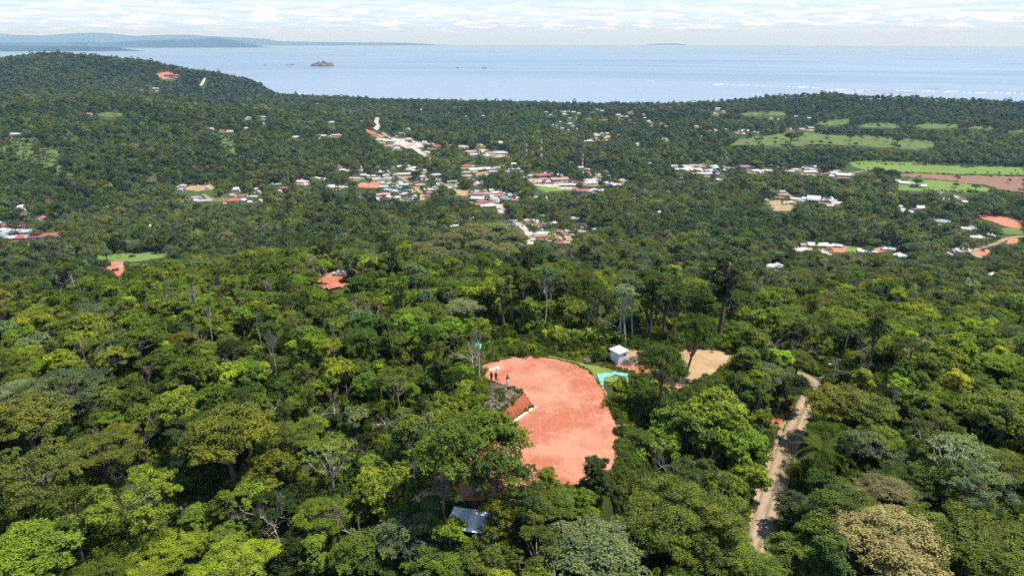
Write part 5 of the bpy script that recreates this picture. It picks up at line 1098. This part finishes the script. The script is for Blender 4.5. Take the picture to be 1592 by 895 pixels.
def pile(u, v, r, n_, label, z=CLEAR_Z, hgt=.8):
    p = P1(u, v, z); mb = MB(); g_ = np.random.default_rng(int(u))
    for _ in range(n_):
        q = g_.normal(0, .45, 2)*r; zz = max(.03, hgt*(1-np.hypot(*q)/r*.8)*g_.random()); d = unit(g_.normal(size=3)*[1, 1, .3]); L = r*(.5+.7*g_.random()); c = np.array([*q, zz]); a = c-d*L/2; b = c+d*L/2; a[2] = max(a[2], .02); b[2] = max(b[2], .02)
        mb.tube([a, (a+b)/2+g_.normal(0, .05, 3), b], np.array([1, .8, .5])*(.02+.03*g_.random()), 4)
    o = link('brush_pile', mb.mesh('brush_pile', [M_WOOD]), loc=(float(p[0]), float(p[1]), z+.05)); return tag(o, label, 'brush pile')
pile(975, 565, 1.1, 190, 'heap of cut branches against the white shed'); pile(983, 559.5, .8, 120, 'smaller heap of sticks behind the cut branches'); pile(912, 561, .8, 40, 'low scatter of twigs on the grass verge', PAD_Z, .2)
pl1 = P1(884, 572.5, PAD_Z); mb = MB()
for _ in range(60):
    q = br.normal(0, .9, 2)*[1.6, .8]; a = np.array([*q, .03]); d = unit(br.normal(size=3)*[1, 1, .1]); mb.tube([a, a+d*.4], [.015, .008], 3)
tag(link('straw_litter', mb.mesh('straw_litter', [M_WOOD]), loc=(float(pl1[0]), float(pl1[1]), PAD_Z+.02)), 'scatter of dry straw on the red pad', 'straw', kind='stuff')
# --- tarps
def tarp(nm, poly, zf, m, label, fold=.14, step=.22, seed=1):
    Pw = [P1(u, v, PAD_Z-.2)[:2] for u, v in poly]; g_ = np.random.default_rng(seed); Pa = np.array(Pw); Bp = []
    for i in range(len(Pa)):
        a, b = Pa[i], Pa[(i+1) % len(Pa)]; k = max(1, int(np.hypot(*(b-a))/step))
        for t_ in range(k): Bp.append(a+(b-a)*t_/k+g_.normal(0, .05, 2))
    Bp = np.array(Bp); gx, gy = np.meshgrid(np.arange(Pa[:, 0].min(), Pa[:, 0].max(), step), np.arange(Pa[:, 1].min(), Pa[:, 1].max(), step)); Gp = np.stack([gx.ravel(), gy.ravel()], -1); Gp = Gp[in_poly(Gp[:, 0], Gp[:, 1], Bp)]
    vs, _, fs, *_r = delaunay_2d_cdt([Vector(p) for p in np.concatenate([Bp, Gp])], [], [list(range(len(Bp)))], 1, 1e-4); A = np.array([(v.x, v.y) for v in vs])
    Z = h(A[:, 0], A[:, 1])+.22+zf+fold*fbm(A[:, 0]*1.0, A[:, 1]*.45, .8, seed, 3)*1.6; c = A.mean(0); zc = Z.mean()
    o = link(nm, mesh_np(nm, np.column_stack([A-c, Z-zc]), np.array([f for f in fs if len(f) == 3]), [m], smooth=True), loc=(c[0], c[1], zc)); sm = o.modifiers.new('thick', 'SOLIDIFY'); sm.thickness = .02
    return tag(o, label, 'tarp')
tarp('erosion_tarp', [(927,583),(944,579),(962,577.5),(976,580),(974,584.5),(958,582.5),(944,585),(939,590),(937,602),(933,601),(930,591)], .0, M_TARP, 'crumpled teal erosion tarp over the edge of the pad')
tarp('erosion_tarp', [(968,588),(976,587),(983,600),(985,614),(979,613),(976,600)], .1, M_TARP, 'narrow teal tarp strip hanging among the leafy plants', seed=4)
tarp('plastic_sheet', [(1045,582),(1052,577.5),(1060,579),(1054,585)], -.05, M_GSHEET, 'small light green plastic sheet on the dry clearing', .05, .2, 5)
tarp('plastic_sheet', [(780,716),(792,708),(802,712),(800,724),(788,728)], .0, M_BLUETARP, 'pale blue plastic sheeting heaped behind the big tree', .3, .22, 6)
tt = G1(741, 527); tarp('erosion_tarp', [(735,526),(742,522.5),(749,525),(747,531),(740,533)], 1.2, M_TARP, 'small teal tarp hung in the trees behind the pad', .2, .2, 7)
# --- sheet roofed shack among the trees
sk = empty('shack', (float(SHACK[0]), float(SHACK[1]), 192.7), R(-14)); tag(sk, 'low shack with pale sheet roof half hidden under the trees', 'shack')
for k in range(4):
    mb = MB(); n_ = 10; xs = np.linspace(-2.4+k*1.18, -2.4+k*1.18+1.22, n_); zz = .035*np.sin(np.arange(n_)*math.pi*.9)+(.02*(k % 2)); V = np.concatenate([np.column_stack([xs, np.full(n_, y_), zz+zb]) for y_, zb in ((-1.7, 2.3), (1.7, 2.85))]); V = np.concatenate([V, V-[0, 0, .015]])
    q = [(i, i+1, n_+i+1, n_+i) for i in range(n_-1)]; q += [(3*n_+i, 3*n_+i+1, 2*n_+i+1, 2*n_+i) for i in range(n_-1)]; mb.add(V, q); link('roof_sheet', mb.mesh('roof_sheet', [M_BLUETARP if k % 2 else M_WHITE]), sk)
for x0 in (-2.2, 2.1):
    for y0, hh in ((-1.5, 2.3), (1.5, 2.8)): mb = MB(); mb.tube([(x0, y0, -.3), (x0, y0, hh)], [.06, .05], 6); link('post', mb.mesh('post', [M_WOOD]), sk)
mb = MB(); mb.box((-2.2, 1.42, .0), (2.1, 1.47, 2.0)); link('back_wall', mb.mesh('back_wall', [M_WOOD]), sk)
def post(u, v, hgt, r_, label, m=M_WOOD, z=PAD_Z, nm='fence_post'):
    p = P1(u, v, z); mb = MB(); mb.tube([(0, 0, -.3), (.01, 0, hgt*.5), (.02, .01, hgt)], [r_, r_, r_*.9], 7); return tag(link(nm, mb.mesh(nm, [m]), loc=(float(p[0]), float(p[1]), z)), label, 'post')
post(774.5, 595, 1.1, .05, 'dark fence post beside the people'); post(813.5, 606.5, 1.0, .025, 'thin white stake at the tip of the earth bank', M_WHP, nm='survey_stake'); post(804.5, 604.5, .6, .03, 'short grey stake on the rim of the earth bank', nm='survey_stake'); post(799, 598, .35, .03, 'stub of a stake on the pad by the bank', nm='survey_stake')
post(782.5, 637, .9, .03, 'grey stake standing in the dry brush', z=198., nm='survey_stake')
for u, v in ((752,572),(757,569),(762,567),(767,565)): tag(post(u, v, .9, .03, 'slim stake in the row at the far corner of the pad', nm='survey_stake'), group='stakes in a row at the pad corner')
# --- road furniture
def util_pole(u, v, hgt, label, lamp=True, arm=True, z=ROAD_Z):
    p = P1(u, v, z); r_ = empty('utility_pole', (float(p[0]), float(p[1]), z), .2); tag(r_, label, 'utility pole')
    mb = MB(); mb.tube([(0, 0, -1), (0, 0, hgt)], [.14, .09], 8); link('pole', mb.mesh('pole', [M_STEEL]), r_)
    if arm:
        mb = MB(); mb.box((-.7, -.05, hgt-.5), (.7, .05, hgt-.4)); ca = link('crossarm', mb.mesh('crossarm', [M_WOOD]), r_)
        for k in (-.6, -.2, .6): mb = MB(); mb.tube([(k, 0, hgt-.4), (k, 0, hgt-.22)], [.05, .03], 6); link('insulator', mb.mesh('insulator', [M_WHP]), ca)
        mb = MB(); mb.tube([(.28, 0, hgt-1.7), (.28, 0, hgt-1.65), (.28, 0, hgt-.95), (.28, 0, hgt-.9)], [.12, .2, .2, .12], 10); link('transformer', mb.mesh('transformer', [M_STEEL]), r_)
    if lamp:
        mb = MB(); mb.tube([(0, 0, hgt-1.2), (-.5, 0, hgt-.95), (-1.1, 0, hgt-.9)], [.04, .04, .03], 6); la = link('lamp_arm', mb.mesh('lamp_arm', [M_STEEL]), r_)
        mb = MB(); mb.box((-1.55, -.12, hgt-.98), (-1.05, .12, hgt-.86)); link('lamp_head', mb.mesh('lamp_head', [M_WHP]), la)
util_pole(1294, 600, 5.6, 'utility pole with street lamp and transformer past the bend of the dirt road'); util_pole(1201, 700, 4.6, 'plain utility pole standing in bushes beside the dirt road', False, False)
post(1221, 637, 1.5, .06, 'grey gate post beside the red soil lay-by', z=ROAD_Z, nm='gate_post'); post(1226, 643, .9, .05, 'short gate post on the red soil lay-by', z=ROAD_Z, nm='gate_post')
def board(u, v, w, hh, label, rz):
    p = P1(u, v, ROAD_Z); r_ = empty('road_sign', (float(p[0]), float(p[1]), ROAD_Z), rz); tag(r_, label, 'sign'); mb = MB(); mb.tube([(0, 0, -.3), (0, 0, hh)], [.035, .035], 6); link('post', mb.mesh('sign_post', [M_STEEL]), r_); mb = MB(); mb.box((-w/2, -.06, hh-.35), (w/2, -.036, hh)); link('panel', mb.mesh('sign_panel', [M_WHP]), r_)
board(1275.5, 594, .9, 1.2, 'white board sign on the outside of the road bend', .3); board(1256, 606, .6, .8, 'small white sign on the inside of the road bend', -.4); board(1283, 604, .4, .9, 'tiny white marker beside the bushes at the bend', .1)
# --- palms and big leaved plants
def frond_mesh(L, seed, wide=.5, sag=.5, nl=24):
    g_ = np.random.default_rng(seed); s = np.linspace(0, 1, 9); path = np.column_stack([s*L*.86, s*0, L*(.42*s-(.42+sag)*s*s)]); mb = MB(); mb.tube(path, np.linspace(.045, .012, 9), 4); VL = []; Q = []
    for k in range(nl):
        f_ = .12+.86*k/nl; p = np.array([np.interp(f_, s, path[:, i]) for i in range(3)]); ln = L*wide*.55*math.sin(min(1, f_*1.25+.12)*math.pi*.93)
        for sd in (-1, 1):
            d = unit(np.array([.55, sd, -.35+.1*g_.normal()])); w = np.array([.03*L*.32+.012, 0, 0]); VL += [p-w, p+w, p+d*ln+w*.3, p+d*ln*.98-w*.3]; Q.append(range(len(VL)-4, len(VL)))
    V0 = np.concatenate(mb.v); P0 = mb_polys(mb); n0 = len(V0); V = np.concatenate([V0, np.array(VL)]); return mesh_np('frond', V, P0+[np.array([list(q) for q in Q])+n0] , [LEAF], attrs={'lv': np.full(len(V), .5)})
FR = [frond_mesh(3.6, s, .5, .45+.2*s) for s in range(3)]
def palm(u, v, rpx, tn, label, asp=1.5):
    d = ray(u, v); d = d/np.linalg.norm(d); t = np.arange(55, 1500, .5); p = d[None]*t[:, None]+np.array([0, 0, CAM_Z]); r_ = rpx*t/F; i = np.where(p[:, 2] < h(p[:, 0], p[:, 1])+r_*asp)[0][0]; s = r_[i]/3.2; x_, y_ = p[i, 0], p[i, 1]; z_ = float(h(np.array([x_]), np.array([y_]))[0]); Ht = r_[i]*asp/s
    root = empty('palm_tree', (x_, y_, z_), 0, s); tag(root, label, 'palm tree'); mb = MB(); zz = np.linspace(-.5, Ht, 7); mb.tube(np.column_stack([.3*np.sin(zz/Ht*1.5), zz*0, zz]), np.linspace(.26, .17, 7), 8); link('trunk', mb.mesh('palm_trunk', [BARK], True), root)
    g_ = np.random.default_rng(int(u))
    for k in range(17):
        o = link('frond', FR[k % 3], root, (.3, 0, Ht), (0, -R(-28+85*g_.random()), k*2.4+g_.normal(0, .2))); o['tint'] = [float(a) for a in jit_tint(tn, g_, .12)]
palm(1272, 705, 44, 'mid', 'large palm with arching fronds close to the dirt road', 1.3); palm(1232, 726, 20, 'fresh', 'young palm overhanging the dirt road', 1.1); palm(466, 512, 19, 'fresh', 'palm with drooping yellow green fronds on the ridge'); palm(319, 552, 17, 'fresh', 'palm half sunk among trees on the long slope'); palm(148, 408, 9, 'dark', 'dark palm beside the red cutting'); palm(1268, 660, 20, 'yellow', 'yellowish palm between the road and flat crowned tree', 1.1); palm(905, 770, 18, 'mid', 'small palm below the near corner of the pad', 1.0)
palm(760, 535, 10, 'fresh', 'little palm behind the far corner of the pad', 1.2)
def blade_mesh(L, wd, seed, m=LEAF):
    s = np.linspace(0, 1, 7); x_ = s*L*.5; z_ = L*(.95*s-.42*s**3); w = wd*np.sin(np.clip(s*1.02+.05, 0, 1)*math.pi)**.6; w[0] = .03; rows = [np.column_stack([x_, -w, z_+w*.25]), np.column_stack([x_, w*0, z_]), np.column_stack([x_, w, z_+w*.25])]; V = np.concatenate(rows); q = [(i*7+j, i*7+j+1, (i+1)*7+j+1, (i+1)*7+j) for i in range(2) for j in range(6)]
    return mesh_np('leaf_blade', V, np.array(q), [m], smooth=True, attrs={'lv': np.tile(np.linspace(.3, .7, 7), 3)})
BL = [blade_mesh(1.9, .2, 1), blade_mesh(1.5, .15, 2), blade_mesh(2.4, .3, 3)]
def leafy(u, v, s, tn, label, group, nleaf=9, mi=(0, 1), z=None):
    p = G1(u, v) if z is None else P1(u, v, z); zz = float(h(p[None, 0], p[None, 1])[0]); g_ = np.random.default_rng(int(u*7+v)); root = empty('banana_plant' if 2 in mi else 'broad_leaved_plant', (float(p[0]), float(p[1]), zz-.05), g_.random()*6, s*(.85+.3*g_.random())); tag(root, label, 'plant', group)
    if 2 in mi: mb = MB(); mb.tube([(0, 0, -.2), (0, 0, 1.5)], [.16, .1], 7); link('stem', mb.mesh('stem', [M_FIELD2]), root)
    for k in range(nleaf):
        o = link('leaf', BL[mi[k % len(mi)]], root, (0, 0, 1.4 if 2 in mi else 0), (0, R(-12+42*g_.random()), k*2.4+g_.normal(0, .25))); o['tint'] = [float(a) for a in jit_tint(tn, g_, .15)]
for u, v in ((962,612),(968,622),(975,630),(965,640),(980,645),(972,655),(985,660),(978,672),(990,650),(995,668),(970,604),(984,618),(992,634),(1000,655),(960,628),(988,680),(976,690),(957,604),(1003,640)): leafy(u, v, 1.15, ['fresh', 'mid', 'lime'][int(u) % 3], 'upright broad leaved plant in the row below the open edge of the pad', 'broad leaved plants along the pad edge', 10)
for u, v in ((905,541),(922,538),(938,536),(888,540),(868,538),(850,536),(960,540),(945,545),(872,548)): leafy(u, v, 1.25, ['fresh', 'lime', 'mid'][int(u) % 3], 'banana plant in the scrub behind the grass verge', 'banana plants behind the pad', 8, (2, 2))
# ------------------------------------------------------------------ special buildings, masts, cars
def mast(u, vb, vt, label, wd=3.4):
    p = G1(u, vb); q = at_y(np.array(float(u)), np.array(float(vt)), np.array(p[1])); H = q[2]-p[2]; root = empty('radio_mast', tuple(float(a) for a in p), .4); tag(root, label, 'mast'); ns = 7
    for k in range(ns):
        z0, z1 = H*k/ns, H*(k+1)/ns; w0, w1 = wd*(1-.6*k/ns)/2, wd*(1-.6*(k+1)/ns)/2; mb = MB(); c = [(-1, -1), (1, -1), (1, 1), (-1, 1)]
        for i in range(4):
            a, b = c[i], c[(i+1) % 4]; mb.tube([(a[0]*w0, a[1]*w0, z0-(1 if k == 0 else 0)), (a[0]*w1, a[1]*w1, z1)], [.3, .3], 5); mb.tube([(a[0]*w0, a[1]*w0, z0), (b[0]*w1, b[1]*w1, z1)], [.17, .17], 4); mb.tube([(b[0]*w0, b[1]*w0, z0), (a[0]*w1, a[1]*w1, z1)], [.17, .17], 4); mb.tube([(a[0]*w1, a[1]*w1, z1), (b[0]*w1, b[1]*w1, z1)], [.15, .15], 4)
        link('section', mb.mesh('mast_section', [M_WHP if k % 2 == 0 else M_REDP]), root)
    for k in range(3):
        a_ = k*2.1; mb = MB(); mb.box((-.35, -.2, H-3.2), (.35, .2, H-.6)); link('antenna', mb.mesh('antenna', [M_WHP]), root, (1.0*math.cos(a_), 1.0*math.sin(a_), 0), (0, 0, a_))
    mb = MB(); mb.tube([(0, 0, H-.5), (0, 0, H+3)], [.12, .06], 5); link('lightning_rod', mb.mesh('lightning_rod', [M_STEEL]), root)
mast(818.5, 252, 224, 'shorter red and white lattice mast above the market'); mast(841.5, 255, 218, 'tallest red and white lattice mast with antennas at its top', 3.8); mast(905.5, 262, 240, 'thin banded lattice mast behind the market', 2.6)
def vault(u, v, wpx, label, rise=.16, depth=.6, wall=4.):
    p = on_ground(u, v, wall)[0]; D = np.linalg.norm(p-[0, 0, CAM_Z]); w = wpx*D/F; gz = float(h(p[None, 0], p[None, 1])[0]); root = empty('arena', (float(p[0]), float(p[1]), gz), -.05); tag(root, label, 'arena'); n_ = 17; th = np.linspace(-1, 1, n_); zz = wall+w*rise*(1-th**2)
    V = np.concatenate([np.column_stack([th*w/2, np.full(n_, y_), zz-dz]) for y_, dz in ((-w*depth/2, .0), (-w*depth/4, -.6), (0, -.9), (w*depth/4, -.6), (w*depth/2, 0))]); q = [(r_*n_+i, r_*n_+i+1, (r_+1)*n_+i+1, (r_+1)*n_+i) for r_ in range(4) for i in range(n_-1)]
    o = link('roof', mesh_np('vault_roof', V, np.array(q), [M_ROOF], smooth=True), root); o['tint'] = [.8, .8, .8]; s_ = o.modifiers.new('thick', 'SOLIDIFY'); s_.thickness = .3; mb = MB(); mb.box((-w*.47, -w*depth*.45, -1), (w*.47, w*depth*.45, wall*.9)); o = link('wall', mb.mesh('vault_wall', [M_WALL]), root); o['tint'] = [.55, .52, .5]
    for k in np.linspace(-.46, .46, 7):
        for s2 in (-1, 1): mb = MB(); mb.tube([(k*w, s2*w*depth*.47, -1), (k*w, s2*w*depth*.47, wall+w*rise*(1-(2*k)**2)-.2)], [.3, .3], 6); link('column', mb.mesh('column', [M_WHP]), root)
vault(774.5, 226.5, 36, 'big arena under a white vaulted roof')
p = on_ground(35, 327, 5)[0]; gz = float(h(p[None, 0], p[None, 1])[0]); root = empty('domed_building', (float(p[0]), float(p[1]), gz)); tag(root, 'white domed building in the red and teal roof cluster', 'building'); wr = 8*np.linalg.norm(p-[0, 0, CAM_Z])/F
mb = MB(); mb.tube([(0, 0, -1), (0, 0, 5.0)], [wr*.94, wr*.94], 20); o = link('wall', mb.mesh('dome_wall', [M_WALL]), root); o['tint'] = [.66, .64, .6]; mb = MB(); a_ = np.linspace(0, 1.5, 8); mb.tube([(0, 0, 5+wr*.8*math.sin(k)) for k in a_], [wr*1.04*math.cos(k) for k in a_], 24); o = link('dome', mb.mesh('dome', [M_WHITE], True), root)
for k in range(8): mb = MB(); mb.box((-.6, -.06, 1.2), (.6, .06, 3)); a2 = k*.785; link('window', mb.mesh('dome_window', [M_GLASS]), root, (wr*.95*math.cos(a2), wr*.95*math.sin(a2), 0), (0, 0, a2+1.57))
p = on_ground(799, 259, 7)[0]; gz = float(h(p[None, 0], p[None, 1])[0]); root = empty('tower_block', (float(p[0]), float(p[1]), gz), .2); tag(root, 'square white tower building among low roofs', 'building'); mb = MB(); mb.box((-4.2, -4.2, -1), (4.2, 4.2, 12)); o = link('wall', mb.mesh('tower_wall', [M_WALL]), root); o['tint'] = [.8, .79, .77]; mb = MB(); mb.box((-4.5, -4.5, 12.0), (4.5, 4.5, 12.5)); link('parapet', mb.mesh('parapet', [M_WHITE]), root)
for zz in (2, 5.3, 8.6):
    for k in (-2.4, 0, 2.4): mb = MB(); mb.box((k-.6, -4.26, zz), (k+.6, -4.2, zz+1.6)); link('window', mb.mesh('tower_window', [M_GLASS]), root)
p = on_ground(261, 119, 4)[0]; gz = float(h(p[None, 0], p[None, 1])[0]); root = empty('villa', (float(p[0]), float(p[1]), gz), .3); tag(root, 'large tile roofed villa on the wooded headland', 'villa')
for dx, dy, w, d_, hh in ((-22, 0, 30, 16, 5), (8, -4, 34, 18, 8), (32, 3, 22, 14, 5)):
    o = link('wall', UH['hip']['wall'], root, (dx, dy, 0)); o.scale = (w, d_, hh); o['tint'] = [.6, .48, .36]; o = link('roof', UH['hip']['roof'], root, (dx, dy, 0)); o.scale = (w, d_, hh); o['tint'] = [.42, .13, .09]
    for k in (-.3, 0, .3): o = link('window', UH['hip']['window'], root, (dx+k*w, dy, 0)); o.scale = (w, d_, hh)
def car(u, v, rz, col, label, off=.8):
    p = on_ground(u, v, off)[0]; root = empty('parked_car', (float(p[0]), float(p[1]), float(h(p[None, 0], p[None, 1])[0])+off), rz); tag(root, label, 'car'); mb = MB(); X = [-2.1, -2.0, -1.1, -.5, .9, 1.6, 2.1]; Zt = [.8, .95, 1.0, 1.5, 1.55, 1.05, .85]; V = []
    for s_ in (-1, 1): V += [(x_, s_*(.85 if z_ < 1.2 else .66), z_) for x_, z_ in zip(X, Zt)]+[(x_, s_*.85, .35) for x_ in X]
    n_ = 7; q = []
    for i in range(n_-1): q += [(i, i+1, 14+i+1, 14+i), (7+i, 14+7+i, 14+8+i, 8+i), (i, 7+i, 8+i, i+1), (14+i, 15+i, 22+i, 21+i)]
    q += [(0, 14, 21, 7), (6, 13, 27, 20)]; mb.add(V, q); o = link('body', mb.mesh('car_body', [M_PAINT]), root); o['tint'] = list(col); mb = MB(); mb.add([(-1.05, -.74, 1.06), (-1.05, .74, 1.06), (-.55, .62, 1.48), (-.55, -.62, 1.48)], [(0, 3, 2, 1)]); link('windscreen', mb.mesh('windscreen', [M_GLASS]), root)
    for x_ in (-1.3, 1.3):
        for s_ in (-1, 1):
            mb = MB(); mb.tube([(x_, s_*.72, .34), (x_, s_*.72, .341), (x_, s_*.9, .34)], [.33, .34, .34], 12); wh = link('wheel', mb.mesh('tyre', [M_TYRE]), root); mb = MB(); mb.tube([(x_, s_*.9, .34), (x_, s_*.91, .34)], [.2, .19], 10); link('rim', mb.mesh('rim', [M_STEEL]), wh)
    for s_ in (-1, 1): mb = MB(); mb.box((-2.14, s_*.55-.15, .62), (-2.06, s_*.55+.15, .76)); link('headlight', mb.mesh('headlight', [M_LIGHT]), root)
car(187.5, 415.5, .6, (.75, .75, .75), 'white car on the red soil cutting'); car(1528, 390.5, .2, (.03, .03, .04), 'black car parked along the winding dirt road', .7); car(527, 428, .1, (.7, .7, .72), 'white car on the orange earth terrace', .7)
for u, v, c, w in ((622,220,(.1,.2,.5),'blue'),(630,223,(.75,.75,.75),'white'),(640,226,(.08,.08,.09),'black'),(648,231,(.7,.7,.7),'silver'),(655,236,(.5,.05,.05),'red'),(774,318,(.2,.2,.22),'dark grey'),(812,352,(.15,.2,.35),'navy')): car(u, v, .9, c, f'{w} car on the pale paved town street', .9)
# ------------------------------------------------------------------ air
mb = MB(); mb.box((-95000, -3000, -620), (95000, 95000, 860))
hz = link('haze', mb.mesh('haze', [])); hm = bpy.data.materials.new('haze'); hm.use_nodes = True; t = NT(hm.node_tree); out = t.n('ShaderNodeOutputMaterial'); pv = t.n('ShaderNodeVolumePrincipled', ins={'Color': (.30, .57, 1.0, 1), 'Absorption Color': (1, 1, 1, 1), 'Density': 4.0e-5, 'Anisotropy': .0}); hm.node_tree.links.new(pv.outputs[0], out.inputs['Volume']); hz.data.materials.append(hm)
tag(hz, 'thin blue haze filling the air over land and sea', 'haze', kind='stuff')
